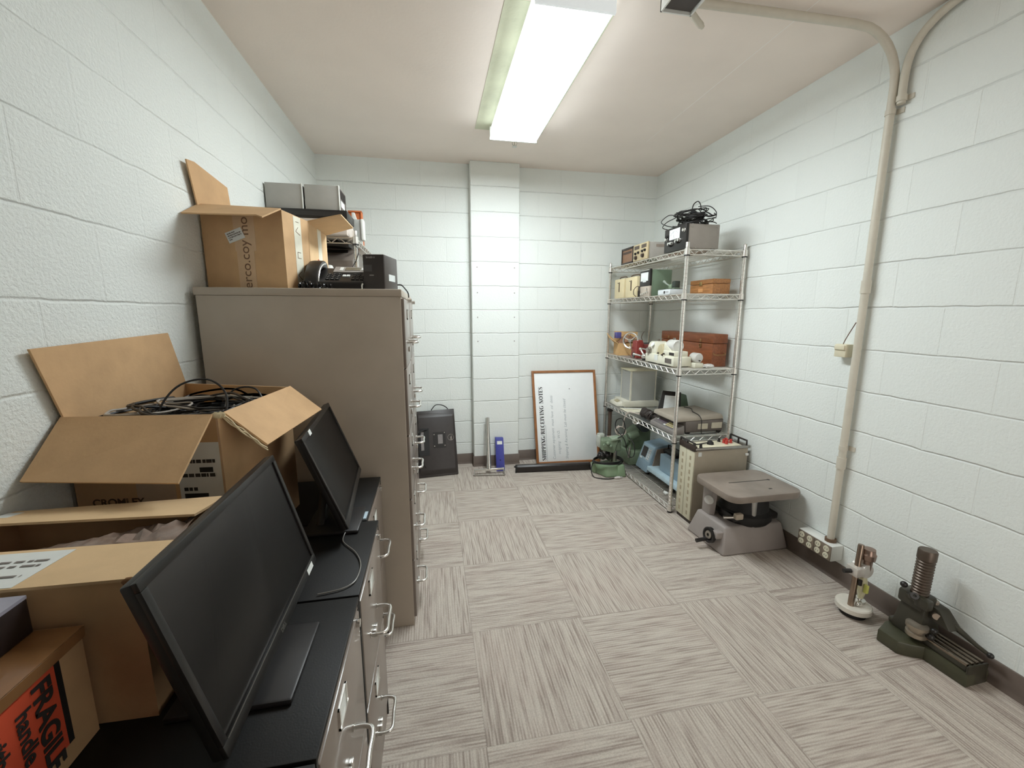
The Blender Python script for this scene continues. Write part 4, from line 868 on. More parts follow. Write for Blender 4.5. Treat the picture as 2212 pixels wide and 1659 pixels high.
for a in (0.4, 2.5, 4.6): sp2.tube([wc+wn*0.004, wc+(wu*math.cos(a)+wv*math.sin(a))*0.064], 0.006, 8)
sp2.lathe(wc-wn*0.012, wn, [(0, 0), (0.014, 0), (0.014, 0.03), (0, 0.03)], 16)
t.part('spoke', sp2, CHROME)
kp = wc+(wu*math.cos(-2.0)+wv*math.sin(-2.0))*0.066
t.part('crank_knob', MB().lathe(kp, wn, [(0, 0), (0.006, 0), (0.006, 0.045), (0.011, 0.052), (0.011, 0.064), (0, 0.066)], 14), mat('cream_knob', (226, 218, 200), 0.35))
t.part('shaft', MB().cyl(wc-wn*0.018, wc, 0.009, seg=12), STEEL)
RED = mat('red_enamel', (132, 50, 44), 0.4, var=0.1)
t = Thing('red_vise', 'small red machine vise behind the chrome handwheel', 'vise', (2.60, 3.29, s3))
t.part('body', MB().hexa([(2.535, 3.20, s3), (2.66, 3.20, s3), (2.66, 3.31, s3), (2.535, 3.31, s3), (2.545, 3.235, 1.165), (2.60, 3.23, 1.175), (2.60, 3.30, 1.175), (2.545, 3.30, 1.165)], 0.006), RED)
t.part('jaw', MB().box(2.60, 3.13, 1.05, 2.70, 3.25, 1.14, 0.006), mat('dark_red', (98, 38, 32), 0.45)); t.part('base', MB().cyl((2.532, 3.25, 1.05), (2.545, 3.25, 1.05), 0.024, seg=16), mat('iron', (72, 66, 60), 0.4, 0.6))
t = Thing('chrome_crank', 'small chrome ball crank lying between the red vise and cream instrument', 'crank', (2.53, 3.08, s3))
t.part('hub', MB().ball((2.545, 3.08, s3+0.030), 0.028, (1, 1, .9)), CHROME)
t.part('arm', MB().tube([(2.545, 3.08, s3+0.03), (2.535, 3.11, s3+0.065), (2.535, 3.13, s3+0.082)], 0.008, 10).ball((2.535, 3.135, s3+0.085), 0.014), CHROME)
t.part('grip', MB().tube([(2.52, 3.10, s3+0.035), (2.505, 3.17, s3+0.04)], [0.006, 0.009], 10).ball((2.503, 3.18, s3+0.04), 0.011), CHROME)
t.part('foot', MB().cyl((2.545, 3.08, s3), (2.545, 3.08, s3+0.012), 0.02, seg=16), BLKM)
t = Thing('dark_fixture', 'dark rusty iron fixture lying at the back of the third shelf', 'machine part', (2.78, 3.38, s3))
t.part('bar', MB().box(2.74, 3.275, s3+0.0, 2.89, 3.40, s3+0.07, 0.008), mat('rusty_iron', (104, 82, 70), 0.6, 0.3, var=0.2)); t.part('rod', MB().cyl((2.66, 3.42, s3+0.10), (2.90, 3.285, s3+0.115), 0.014, seg=14).box(2.76, 3.30, s3+0.06, 2.80, 3.36, s3+0.10), mat('dark_iron', (52, 46, 42), 0.5, 0.4))
t.part('clip', MB().tube(spline([(2.70, 3.42, s3+0.07), (2.70, 3.42, s3+0.13), (2.69, 3.42, s3+0.16), (2.685, 3.40, s3+0.19), (2.69, 3.38, s3+0.215)], 5), 0.004, 8), STEEL)
IV = mat('ivory_enamel', (228, 225, 206), 0.35, var=0.04)
t = Thing('microtome', 'ivory bench instrument with two white drums at the front of the third shelf', 'lab instrument', (2.57, 2.78, s3))
t.part('base', MB().box(2.497, 2.592, s3+0.006, 2.635, 2.985, 1.098, 0.008), IV)
t.part('foot', MB().box(2.505, 2.66, s3, 2.55, 2.80, s3+0.007).box(2.505, 2.85, s3, 2.55, 2.95, s3+0.007).box(2.59, 2.62, s3, 2.63, 2.95, s3+0.007), BLKM)
t.part('headstock', MB().prism([(2.505, 2.97, 1.096)]+[(2.505, 2.905+0.065*math.cos(a), 1.120+0.068*math.sin(a)) for a in [k*math.pi/12 for k in range(13)]]+[(2.505, 2.84, 1.096)], (0.11, 0, 0), 0.006), IV)
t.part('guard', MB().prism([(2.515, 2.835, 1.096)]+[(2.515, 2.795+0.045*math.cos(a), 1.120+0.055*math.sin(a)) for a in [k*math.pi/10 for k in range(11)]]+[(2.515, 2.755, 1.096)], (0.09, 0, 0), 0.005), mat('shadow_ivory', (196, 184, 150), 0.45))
t.part('tailstock', MB().box(2.505, 2.60, 1.096, 2.61, 2.745, 1.135, 0.006).prism([(2.51, 2.745, 1.13), (2.51, 2.655, 1.13), (2.51, 2.69, 1.165), (2.51, 2.745, 1.19)], (0.09, 0, 0), 0.004), IV)
t.part('drum', MB().lathe((2.555, 2.735, 1.168), (0, -1, 0), [(0, 0), (0.040, 0), (0.044, 0.01), (0.044, 0.095), (0.040, 0.10), (0.036, 0.10), (0.034, 0.096), (0.006, 0.096), (0, 0.10)], 28), mat('drum_white', (214, 212, 206), 0.35))
t.part('dial', MB().cyl((2.503, 2.885, 1.165), (2.498, 2.885, 1.168), 0.019, seg=20), mat('white_dial', (232, 236, 234), 0.3))
t.part('spindle', MB().lathe((2.507, 2.93, 1.118), LX, [(0, 0), (0.026, 0), (0.026, 0.012), (0.018, 0.018), (0.018, 0.028), (0, 0.028)], 20).tube([(2.487, 2.95, 1.122), (2.482, 3.01, 1.124)], 0.006, 8), STEEL)
t.part('oil_cap', MB().cyl((2.56, 2.91, 1.186), (2.56, 2.91, 1.204), 0.010, seg=14).cyl((2.555, 2.69, 1.21), (2.555, 2.69, 1.224), 0.010, seg=14), STEEL)
t.part('nameplate', MB().box(2.4955, 2.618, 1.048, 2.4975, 2.70, 1.082), mat('plate_dark', (112, 104, 98), 0.4, 0.4)); t.part('sticker', MB().box(2.4955, 2.80, 1.052, 2.4975, 2.845, 1.094), PAPER)
t.part('knob', knobs([(2.497, 2.79, 1.108), (2.497, 2.735, 1.10), (2.497, 2.715, 1.11)], LX, 0.006, 0.012, 12), mat('brown_knob', (60, 46, 38), 0.4))
t.part('bed_slot', MB().box(2.504, 2.605, 1.105, 2.506, 2.665, 1.125), INK)
t = Thing('white_reel', 'small white reel on a cream stand beside the ivory instrument', 'reel', (2.66, 2.59, s3))
t.part('stand', MB().box(2.635, 2.55, s3, 2.70, 2.62, s3+0.035, 0.006), IV); t.part('drum', MB().lathe((2.668, 2.63, s3+0.068), (0, -1, 0), [(0, 0), (0.030, 0), (0.034, 0.008), (0.034, 0.066), (0.028, 0.072), (0, 0.074)], 24), mat('drum_white', (214, 212, 206), 0.35))
t.part('pin', MB().cyl((2.668, 2.554, s3+0.05), (2.668, 2.546, s3+0.05), 0.005, seg=10), INK)
t = Thing('wooden_chest', 'long red-brown wooden instrument chest on the third shelf', 'chest', (2.845, 2.93, s3))
t.part('box_body', MB().box(2.787, 2.590, s3, 2.902, 3.255, 1.185, 0.004), WOODR); t.part('lid', MB().box(2.785, 2.588, 1.187, 2.904, 3.257, 1.252, 0.006), WOODR)
LT = mat('dull_brass', (150, 112, 74), 0.4, 0.6)
for y in (2.72, 3.14):
    lt = t.part('latch', MB().box(2.781, y-0.012, 1.150, 2.787, y+0.012, 1.182, 0.002).box(2.781, y-0.010, 1.19, 2.786, y+0.010, 1.215, 0.002), LT); t.part('latch_ring', MB().tube([(2.779, y+0.010*math.cos(a), 1.166+0.012*math.sin(a)) for a in [k*math.pi/6 for k in range(12)]], 0.002, 6, True), LT, up=lt)
t.part('handle', MB().tube(spline([(2.80, 2.589, 1.12), (2.80, 2.575, 1.11), (2.88, 2.575, 1.11), (2.88, 2.589, 1.12)], 4), 0.004, 8), LT)
bg = MB(); rnd = random.Random(8); bg.ball((2.735, 2.555, s3+0.012), 0.03, (1.5, 1.0, .42), 3)
for v in bg.bm.verts: v.co += Vector((rnd.uniform(-.004, .004), rnd.uniform(-.004, .004), rnd.uniform(0, .005)))
for v in bg.bm.verts: v.co.z = max(v.co.z, s3)
single('white_plastic_bag', bg, mat('white_film', (224, 222, 218), 0.25), 'crumpled small white plastic bag in front of the wooden chest', 'bag')
# --- fourth shelf
PW = mat('putty_white', (218, 214, 198), 0.4, var=0.03)
t = Thing('analytical_balance', 'cream laboratory balance with tall glass draft shield on the fourth shelf', 'scale', (2.68, 3.48, s4))
t.part('base', MB().prism([(2.545, 3.40, s4+0.004), (2.865, 3.37, s4+0.004), (2.875, 3.60, s4+0.004), (2.56, 3.64, s4+0.004)], (0, 0, 0.056), 0.008), PW)
kp = t.part('control_panel', MB().hexa([(2.500, 3.46, s4+0.004), (2.56, 3.43, s4+0.004), (2.575, 3.62, s4+0.004), (2.505, 3.64, s4+0.004), (2.510, 3.465, s4+0.028), (2.56, 3.44, s4+0.052), (2.575, 3.615, s4+0.052), (2.515, 3.635, s4+0.030)], 0.005), PW)
t.part('display', MB().plate([(2.520, 3.50, s4+0.034), (2.548, 3.49, s4+0.047), (2.556, 3.57, s4+0.047), (2.526, 3.58, s4+0.035)], 0.002), mat('lcd_tan', (178, 166, 132), 0.3), up=kp)
gx0, gx1, gy0, gy1, gz0, gz1 = 2.60, 2.85, 3.405, 3.60, s4+0.060, 0.885
fr = MB()
for x in (gx0, gx1-0.012):
    for y in (gy0, gy1-0.012): fr.box(x, y, gz0, x+0.012, y+0.012, gz1)
t.part('corner_post', fr, PW); t.part('roof', MB().box(gx0-0.008, gy0-0.006, gz1, gx1+0.008, gy1+0.006, gz1+0.014, 0.003), mat('roof_cream', (206, 200, 170), 0.4))
G = glass_mat('hazed_glass', (0.97, 0.98, 0.95), 0.05, 0.34)  # pale haze mixed into the panes to brighten the dark case
for a in ((gx0+0.003, gy0+0.012, gx0+0.006, gy1-0.012), (gx1-0.006, gy0+0.012, gx1-0.003, gy1-0.012), (gx0+0.012, gy0+0.003, gx1-0.012, gy0+0.006)): t.part('glass_pane', MB().box(a[0], a[1], gz0, a[2], a[3], gz1), G)
t.part('glass_pane', MB().box(gx0+0.012, gy1-0.010, gz0, gx1-0.012, gy1-0.006, gz1), G); t.part('rear_column', MB().box(gx1-0.060, gy0+0.02, gz0, gx1-0.012, gy1-0.012, gz1, 0.003), mat('pale_panel', (204, 204, 192), 0.5))
t.part('pan', MB().lathe((2.69, 3.50, gz0), (0, 0, 1), [(0, 0), (0.012, 0), (0.008, 0.025), (0.04, 0.027), (0.04, 0.031), (0, 0.031)]), STEEL); t.part('weight', MB().lathe((2.625, 3.44, gz0), (0, 0, 1), [(0, 0), (0.010, 0), (0.010, 0.02), (0.004, 0.026), (0.006, 0.034), (0, 0.036)], 16), CHROME)
t.part('foot', MB().cyl((2.56, 3.43, s4), (2.56, 3.43, s4+0.006), 0.012).cyl((2.85, 3.40, s4), (2.85, 3.40, s4+0.006), 0.012).cyl((2.85, 3.57, s4), (2.85, 3.57, s4+0.006), 0.012).cyl((2.58, 3.60, s4), (2.58, 3.60, s4+0.006), 0.012), BLKM)
single('paper_sheets', MB().prism([(2.495, 3.22, s4+0.001), (2.66, 3.20, s4+0.001), (2.69, 3.34, s4+0.001), (2.50, 3.40, s4+0.001)], (0, 0, 0.002)), mat('cream_paper', (226, 220, 198), 0.7), 'cream paper sheets lying in front of the glass balance', 'paper')
single('white_pen', MB().tube([(2.52, 3.36, s4+0.008), (2.68, 3.29, s4+0.008)], [0.004, 0.0055], 10), WHITE, 'white rod lying on the paper sheets beside the balance', 'pen')
cb = MB(); rnd = random.Random(2)
for k in range(13):
    y = 2.90+0.012*k; ro = 0.030+0.010*math.sin(k*1.3)*0.5
    cb.tube([(2.545+math.cos(a)*ro*1.05+rnd.uniform(-.002, .002), y+0.01*math.sin(a*2+k), s4+0.044+math.sin(a)*ro) for a in [j*math.pi/9 for j in range(18)]], 0.0062, 7, True)
cb.tube(spline([(2.545, 2.90, s4+0.05), (2.56, 2.885, s4+0.035), (2.555, 2.872, s4+0.028)], 5), 0.02, 8)
for v in cb.bm.verts: v.co.z = max(v.co.z, s4)
single('wound_cable', cb, mat('dark_brown_cable', (58, 50, 46), 0.5), 'bundle of dark cable wound up tight on the fourth shelf', 'cable')
DG = mat('scale_grey', (108, 100, 94), 0.5, var=0.05)
t = Thing('platform_scale', 'flat beige platform scale under a loose black wire on the fourth shelf', 'scale', (2.71, 2.68, s4))
t.part('body', MB().hexa([(2.60, 2.545, s4+0.012), (2.895, 2.555, s4+0.012), (2.88, 2.86, s4+0.012), (2.56, 2.86, s4+0.012), (2.59, 2.540, 0.648), (2.895, 2.550, 0.655), (2.88, 2.86, 0.655), (2.55, 2.86, 0.648)], 0.006), DG)
t.part('platform', MB().hexa([(2.508, 2.54, 0.645), (2.895, 2.545, 0.655), (2.88, 2.865, 0.655), (2.512, 2.85, 0.645), (2.518, 2.55, 0.678), (2.885, 2.555, 0.690), (2.87, 2.855, 0.690), (2.520, 2.84, 0.678)], 0.010), mat('beige_grey', (160, 150, 136), 0.5, var=0.05))
t.part('label_window', MB().box(2.69, 2.5405, 0.590, 2.765, 2.546, 0.628).box(2.80, 2.5445, 0.590, 2.88, 2.550, 0.632), mat('pale_window', (196, 188, 168), 0.5))
t.part('foot', knobs([(2.62, 2.56, s4+0.013), (2.87, 2.565, s4+0.013), (2.60, 2.84, s4+0.013), (2.86, 2.84, s4+0.013)], (0, 0, -1), 0.017, 0.013), BLKM)
t = Thing('scale_indicator', 'sloping grey keypad indicator with yellow keys before the platform scale', 'electronic device', (2.56, 2.69, s4))
iq = [(2.497, 2.545, s4), (2.585, 2.535, s4), (2.560, 2.845, s4), (2.497, 2.862, s4)]
it = [(2.500, 2.548, s4+0.030), (2.583, 2.540, s4+0.066), (2.558, 2.84, s4+0.066), (2.500, 2.858, s4+0.030)]
t.part('body', MB().hexa(iq+it, 0.006), mat('indicator_grey', (128, 122, 118), 0.45))
FI = Face(it[3], it[0], it[2])
t.part('panel', FI.patch(0.10, 0.12, 0.92, 0.92, 0.0008, e=0.0003), mat('panel_grey', (106, 100, 100), 0.4))
t.part('display', FI.patch(0.18, 0.45, 0.52, 0.85, 0.0008, e=0.0012), mat('violet_grey_lcd', (104, 92, 100), 0.25)); ky = MB()
for r_ in range(3):
    for c_ in range(5): FI.patch(0.58+0.065*c_, 0.28+0.2*r_, 0.62+0.065*c_, 0.40+0.2*r_, 0.002, ky, 0.0012)
t.part('key', ky, mat('yellow_cream_key', (214, 200, 140), 0.5)); t.part('key', FI.patch(0.52, 0.20, 0.60, 0.34, 0.002, FI.patch(0.12, 0.55, 0.155, 0.75, 0.002, e=0.0012), 0.0012), PAPER)
t = Thing('trapezoid_meter', 'black trapezoid meter with white face and green side standing behind the scale', 'measuring instrument', (2.78, 2.98, s4))
BL, BR, TL, TR = Vector((2.602, 2.965, s4)), Vector((2.785, 2.910, s4)), Vector((2.695, 3.03, 0.773)), Vector((2.828, 2.99, 0.761))
t.part('case', MB().hexa([BL, BR, (2.930, 2.985, s4), (2.70, 3.12, s4), TL, TR, (2.890, 3.000, 0.742), (2.748, 3.09, 0.760)], 0.005), mat('dark_case_green', (82, 102, 82), 0.45))
nF = (BR-BL).cross(TL-BL).normalized()
def tp(s_, t_, e): return lerp(lerp(BL, BR, s_), lerp(TL, TR, s_), t_) + nF*e
t.part('front_frame', MB().hexa([tp(-.01, 0, 0), tp(1.01, 0, 0), tp(1.02, 1.02, 0), tp(-.02, 1.02, 0), tp(-.01, 0, .006), tp(1.01, 0, .006), tp(1.02, 1.02, .006), tp(-.02, 1.02, .006)], 0.002), BLACK)
t.part('dial_window', MB().hexa([tp(.22, .36, .0062), tp(.86, .36, .0062), tp(.84, .86, .0062), tp(.16, .86, .0062), tp(.22, .36, .008), tp(.86, .36, .008), tp(.84, .86, .008), tp(.16, .86, .008)]), mat('white_dial', (232, 236, 234), 0.3))
single('black_wire', MB().tube(spline([(2.74, 2.80, 0.692), (2.76, 2.74, 0.692), (2.72, 2.66, 0.690), (2.70, 2.56, 0.688), (2.70, 2.525, 0.660), (2.70, 2.520, 0.60), (2.71, 2.522, s4+0.006), (2.76, 2.53, s4+0.004), (2.85, 2.53, s4+0.004), (2.64, 2.525, s4+0.005), (2.58, 2.522, s4+0.02)], 6), 0.0028, 6), RUBBER, 'thin black wire draped across the beige platform scale', 'wire')
single('beige_cable', MB().tube(spline([(2.56, 3.02, s4+0.02), (2.52, 3.10, s4+0.02), (2.482, 3.19, s4+0.012), (2.470, 3.23, 0.50), (2.468, 3.245, 0.44)] + [(2.462+0.036*math.cos(1.2-a), 3.262-0.018*math.cos(1.2-a)+0.0012*k, 0.382+0.039*math.sin(1.2-a)) for k, a in enumerate([j*0.5 for j in range(25)])] + [(2.46, 3.34, 0.33), (2.44, 3.40, 0.30), (2.42, 3.46, 0.28)], 4), 0.0042, 7), mat('beige_cable', (204, 190, 178), 0.5), 'beige cable hanging in a loop from the fourth shelf', 'cable')
# --- bottom shelf
BLU = mat('grey_blue_enamel', (142, 164, 178), 0.4, var=0.04)
t = Thing('blue_tester', 'grey-blue bench tester with dark display and keypad on the bottom shelf', 'lab instrument', (2.72, 2.98, s5))
t.part('control_head', MB().hexa([(2.600, 3.055, s5+0.018), (2.82, 3.040, s5+0.018), (2.82, 3.235, s5+0.018), (2.600, 3.245, s5+0.018), (2.650, 3.020, 0.300), (2.80, 3.020, 0.325), (2.80, 3.200, 0.325), (2.650, 3.205, 0.300)], 0.008), BLU)
FH = Face((2.600, 3.245, s5+0.018), (2.600, 3.055, s5+0.018), (2.650, 3.205, 0.300))
t.part('control_panel', FH.patch(0.06, 0.40, 0.94, 0.95, 0.002), mat('pale_blue_panel', (158, 178, 188), 0.4)); t.part('display', FH.patch(0.18, 0.50, 0.56, 0.88, 0.003, e=0.0025), SCREEN)
ky = MB()
for r_ in range(5):
    for c_ in range(2): FH.patch(0.64+0.12*c_, 0.46+0.085*r_, 0.73+0.12*c_, 0.52+0.085*r_, 0.003, ky, 0.0025)
t.part('key', ky, mat('pale_key', (214, 214, 212), 0.5)); t.part('badge', FH.patch(0.16, 0.40, 0.30, 0.46, 0.002, e=0.0025), PAPER)
sd = mat('bare_side', (146, 128, 112), 0.5); t.part('side_panel', MB().hexa([(2.635, 3.036, s5+0.03), (2.80, 3.03, s5+0.03), (2.80, 3.036, s5+0.03), (2.635, 3.042, s5+0.03), (2.665, 3.010, 0.285), (2.79, 3.010, 0.30), (2.79, 3.016, 0.30), (2.665, 3.016, 0.285)]), sd)
t.part('slot', MB().box(2.73, 3.0, 0.20, 2.745, 3.02, 0.28), INK)
t.part('tray', MB().hexa([(2.600, 2.60, s5+0.05), (2.82, 2.60, s5+0.05), (2.82, 3.05, s5+0.05), (2.600, 3.05, s5+0.05), (2.605, 2.60, s5+0.085), (2.82, 2.60, s5+0.085), (2.82, 3.05, s5+0.085), (2.605, 3.05, s5+0.085)], 0.006), mat('pale_blue_tray', (176, 196, 204), 0.4))
t.part('housing_box', MB().box(2.655, 2.62, s5+0.086, 2.84, 2.945, 0.278, 0.006), BLU, label='blue sheet-metal box')
t.part('bracket', MB().tube([(2.76, 3.00, 0.20), (2.76, 3.00, 0.325), (2.76, 2.84, 0.325), (2.76, 2.84, 0.27)], 0.006, 8).box(2.70, 2.80, 0.279, 2.80, 2.98, 0.30, 0.003), BLACK)
t.part('foot', MB().cyl((2.63, 3.20, s5), (2.63, 3.20, s5+0.02), 0.015).cyl((2.63, 3.08, s5), (2.63, 3.08, s5+0.02), 0.015).cyl((2.80, 3.15, s5), (2.80, 3.15, s5+0.02), 0.015).cyl((2.64, 2.70, s5), (2.64, 2.70, s5+0.052), 0.012).cyl((2.80, 2.70, s5), (2.80, 2.70, s5+0.052), 0.012), BLKM)
single('white_plug', MB().box(2.55, 2.66, s5, 2.575, 2.70, s5+0.018, 0.005), WHITE, 'small white plug lying under the blue tester', 'plug')
t = Thing('green_press', 'dark green bench machine with black motor on top at the back of the bottom shelf', 'machine', (2.68, 3.42, s5))
t.part('base', MB().box(2.56, 3.29, s5, 2.82, 3.60, s5+0.12, 0.012), GREEN)
t.part('column', MB().prism([(2.60, 3.36, s5+0.11), (2.80, 3.36, s5+0.11), (2.80, 3.36, 0.34), (2.70, 3.36, 0.37), (2.62, 3.36, 0.31)], (0, 0.17, 0), 0.012), GREEN)
t.part('boss', MB().cyl((2.58, 3.44, 0.24), (2.64, 3.44, 0.24), 0.055, seg=20).cyl((2.57, 3.34, 0.30), (2.66, 3.34, 0.33), 0.035, seg=16), GREEN)
t.part('motor', MB().lathe((2.70, 3.28, 0.40), (0.15, 1, 0.1), [(0, 0), (0.045, 0), (0.055, 0.02), (0.055, 0.13), (0.045, 0.15), (0, 0.15)], 20), mat('motor_black', (48, 52, 50), 0.35, var=0.15))
t.part('pulley', MB().lathe((2.62, 3.30, 0.455), (-0.5, -0.5, 0.7), [(0, 0), (0.034, 0), (0.036, 0.006), (0.02, 0.012), (0, 0.012)], 20), CHROME); t.part('chain', MB().tube([(2.612, 3.29, 0.465), (2.60, 3.28, 0.50), (2.60, 3.28, 0.525)], 0.0022, 6), CHROME)
t.part('lever', MB().tube([(2.57, 3.30, 0.22), (2.555, 3.285, 0.17), (2.55, 3.28, 0.13)], 0.009, 8), STEEL)
# ================================================================== AT THE FOOT OF THE RIGHT RACK
t = Thing('green_grinder', 'green cast machine with coiled black cord standing on the floor by the whiteboard', 'machine', (2.38, 3.28, 0))
GR2 = mat('bright_machine_green', (128, 150, 118), 0.4, var=0.08, scale=12)
t.part('base', MB().hexa([(2.235, 3.33, 0.0), (2.30, 3.175, 0.0), (2.475, 3.165, 0.0), (2.47, 3.40, 0.0), (2.245, 3.34, 0.085), (2.305, 3.205, 0.098), (2.462, 3.195, 0.098), (2.455, 3.385, 0.095)], 0.014, 3), GR2)
t.part('base_boss', MB().hexa([(2.40, 3.163, 0.0), (2.478, 3.158, 0.0), (2.478, 3.30, 0.0), (2.40, 3.30, 0.0), (2.405, 3.18, 0.105), (2.466, 3.176, 0.108), (2.466, 3.29, 0.105), (2.405, 3.29, 0.105)], 0.012, 3).box(2.23, 3.29, 0, 2.29, 3.36, 0.095, 0.014), GR2)
t.part('column', MB().cyl((2.425, 3.30, 0.09), (2.425, 3.30, 0.28), 0.023, seg=20).cyl((2.395, 3.32, 0.09), (2.395, 3.32, 0.24), 0.014, seg=16), STEEL)
t.part('head', MB().hexa([(2.285, 3.27, 0.215), (2.405, 3.25, 0.185), (2.42, 3.36, 0.185), (2.30, 3.38, 0.215), (2.285, 3.27, 0.315), (2.44, 3.25, 0.305), (2.45, 3.36, 0.305), (2.30, 3.38, 0.315)], 0.014, 3).hexa([(2.40, 3.262, 0.205), (2.470, 3.262, 0.20), (2.470, 3.35, 0.20), (2.42, 3.35, 0.205), (2.38, 3.262, 0.29), (2.470, 3.262, 0.30), (2.470, 3.35, 0.30), (2.39, 3.35, 0.29)], 0.012, 3), GREEN)
t.part('arm', MB().hexa([(2.37, 3.245, 0.295), (2.475, 3.23, 0.32), (2.475, 3.30, 0.32), (2.37, 3.32, 0.295), (2.37, 3.245, 0.325), (2.475, 3.23, 0.348), (2.475, 3.30, 0.348), (2.37, 3.32, 0.325)], 0.010, 3), mat('worn_green', (146, 162, 140), 0.4, var=0.08))
t.part('switch_box', MB().box(2.272, 3.30, 0.235, 2.292, 3.36, 0.335, 0.004).box(2.285, 3.33, 0.31, 2.34, 3.38, 0.345, 0.006), mat('pale_clear_plastic', (186, 190, 180), 0.3))
kb = MB().ball((2.335, 3.245, 0.285), 0.020).ball((2.36, 3.24, 0.26), 0.016).cyl((2.305, 3.255, 0.27), (2.305, 3.235, 0.27), 0.013, seg=14)
t.part('clamp_knob', kb, GREEN)
mt = MB(); rnd = random.Random(6)
for k in range(9): mt.ball((2.30+rnd.uniform(-.012, .075), 3.28+rnd.uniform(-.02, .04), 0.155+rnd.uniform(-.025, .03)), rnd.uniform(.018, .03), (1, 1, 1), 2)
t.part('chuck', mt, mat('oily_black', (38, 34, 32), 0.35, 0.3, var=0.2))
co = []
for i in range(76):
    a = i*0.26; co.append((2.35+0.125*math.cos(a)+0.01*math.sin(i*.37), 3.275+0.10*math.sin(a), 0.112+0.0075*(i/76*3)+0.004*math.sin(i*.5)))
co = [(x, min(y, 3.378), z) for x, y, z in co]
t.part('power_cord', MB().tube(spline(co, 2), 0.0055, 7).tube(spline([(2.23, 3.30, 0.105), (2.195, 3.26, 0.055), (2.20, 3.21, 0.006), (2.25, 3.16, 0.006), (2.31, 3.14, 0.006), (2.36, 3.145, 0.007)], 6), 0.0045, 7), RUBBER)
t.part('plug', MB().tube([(2.36, 3.145, 0.009), (2.385, 3.142, 0.012), (2.41, 3.14, 0.012)], [0.006, 0.011, 0.010], 10).tube([(2.41, 3.136, 0.014), (2.43, 3.134, 0.014)], 0.0025, 6).tube([(2.41, 3.146, 0.014), (2.43, 3.144, 0.014)], 0.0025, 6), mat('clear_plug', (206, 200, 196), 0.2))
single('black_power_cord', MB().tube(spline([(2.42, 3.24, 0.33), (2.46, 3.225, 0.36), (2.475, 3.22, 0.42), (2.455, 3.24, 0.50), (2.43, 3.30, 0.47), (2.42, 3.28, 0.40), (2.462, 3.20, 0.33), (2.475, 3.17, 0.24), (2.478, 3.12, 0.20), (2.478, 3.06, 0.22), (2.475, 3.03, 0.28), (2.474, 3.06, 0.34), (2.475, 3.14, 0.36)], 7), 0.0042, 7), RUBBER, 'black power cord looping in the air in front of the green machines', 'cable')
t = Thing('brown_plunger', 'slim brown steel plunger rod with black cap behind the hanging cable loop', 'rod', (2.60, 3.26, s5))
t.part('rod', MB().box(2.512, 3.635, s5, 2.540, 3.665, 0.49, 0.004), mat('brown_steel', (122, 102, 90), 0.4, 0.5)); t.part('cap', MB().lathe((2.526, 3.65, 0.47), (0, 0, 1), [(0, 0), (0.026, 0), (0.028, 0.01), (0.028, 0.025), (0.015, 0.03), (0, 0.03)], 16), mat('dark_cap', (50, 46, 42), 0.4))
# instrument cabinet
CRM = mat('putty_panel', (206, 200, 176), 0.45, var=0.03)
t = Thing('instrument_cabinet', 'tall cream and grey instrument cabinet with black handles on the floor before the rack', 'electronic cabinet', (2.725, 2.4, 0))
x0, x1, y0, y1 = 2.526, 2.915, 2.318, 2.484
t.part('plinth', MB().box(x0+0.004, y0+0.004, 0, x1, y1-0.004, 0.026), mat('brown_black', (58, 46, 40), 0.5))
t.part('carcass', MB().box(x0, y0, 0.024, x1, y1, 0.512, 0.003), mat('cabinet_taupe', (158, 146, 128), 0.45, var=0.03))
for k, (ya, yb) in enumerate(((y0+0.002, y0+0.082), (y0+0.086, y1-0.002))):
    fpn = t.part('front_panel', MB().box(x0-0.008, ya, 0.03, x0+0.002, yb, 0.508, 0.002), CRM)
    v = MB()
    for r_ in range(9): 
        for c_ in range(3): v.box(x0-0.0088, ya+0.028+0.006*c_, 0.058+0.048*r_, x0-0.0078, ya+0.0315+0.006*c_, 0.086+0.048*r_)
    t.part('vent', v, mat('vent_shadow', (168, 152, 126), 0.6), up=fpn)
t.part('top_band', MB().box(x0-0.010, y0, 0.512, x1, y1, 0.520).box(x0-0.012, y0-0.001, 0.508, x0+0.012, y1+0.001, 0.545, 0.003), mat('brown_black', (58, 46, 40), 0.5))
t.part('top_rim', MB().box(x0, y0-0.003, 0.513, x1, y0+0.012, 0.530, 0.003), STEEL)
t.part('top_panel', MB().box(x0+0.03, y0+0.022, 0.520, x1-0.03, y1-0.015, 0.526, 0.001), mat('cream_top_panel', (220, 212, 186), 0.45))
bh2 = mat('black_bar', (38, 33, 31), 0.45)
for xx in (x0-0.004, x1-0.010):
    t.part('handle', MB().tube([(xx, y0+0.006, 0.520), (xx, y0+0.006, 0.562), (xx, y1-0.006, 0.562), (xx, y1-0.006, 0.520)], 0.0062, 8).cyl((xx, (y0+y1)/2, 0.52), (xx, (y0+y1)/2, 0.562), 0.006, seg=8), bh2)
t.part('plug', MB().lathe((2.69, 2.40, 0.526), (0, 0, 1), [(0, 0), (0.022, 0), (0.020, 0.014), (0.010, 0.024), (0, 0.025)], 16).tube([(2.68, 2.40, 0.538), (2.60, 2.395, 0.532), (2.56, 2.40, 0.530)], 0.004, 7), BLKM)
t.part('terminal', knobs([(2.80, 2.41, 0.526), (2.825, 2.41, 0.526), (2.80, 2.385, 0.526), (2.83, 2.43, 0.526), (2.845, 2.40, 0.526)], (0, 0, 1), 0.009, 0.026), mat('red_terminal', (190, 60, 52), 0.4))
t.part('terminal', knobs([(2.785, 2.44, 0.526), (2.58, 2.345, 0.526)], (0, 0, 1), 0.009, 0.024), BLKM)
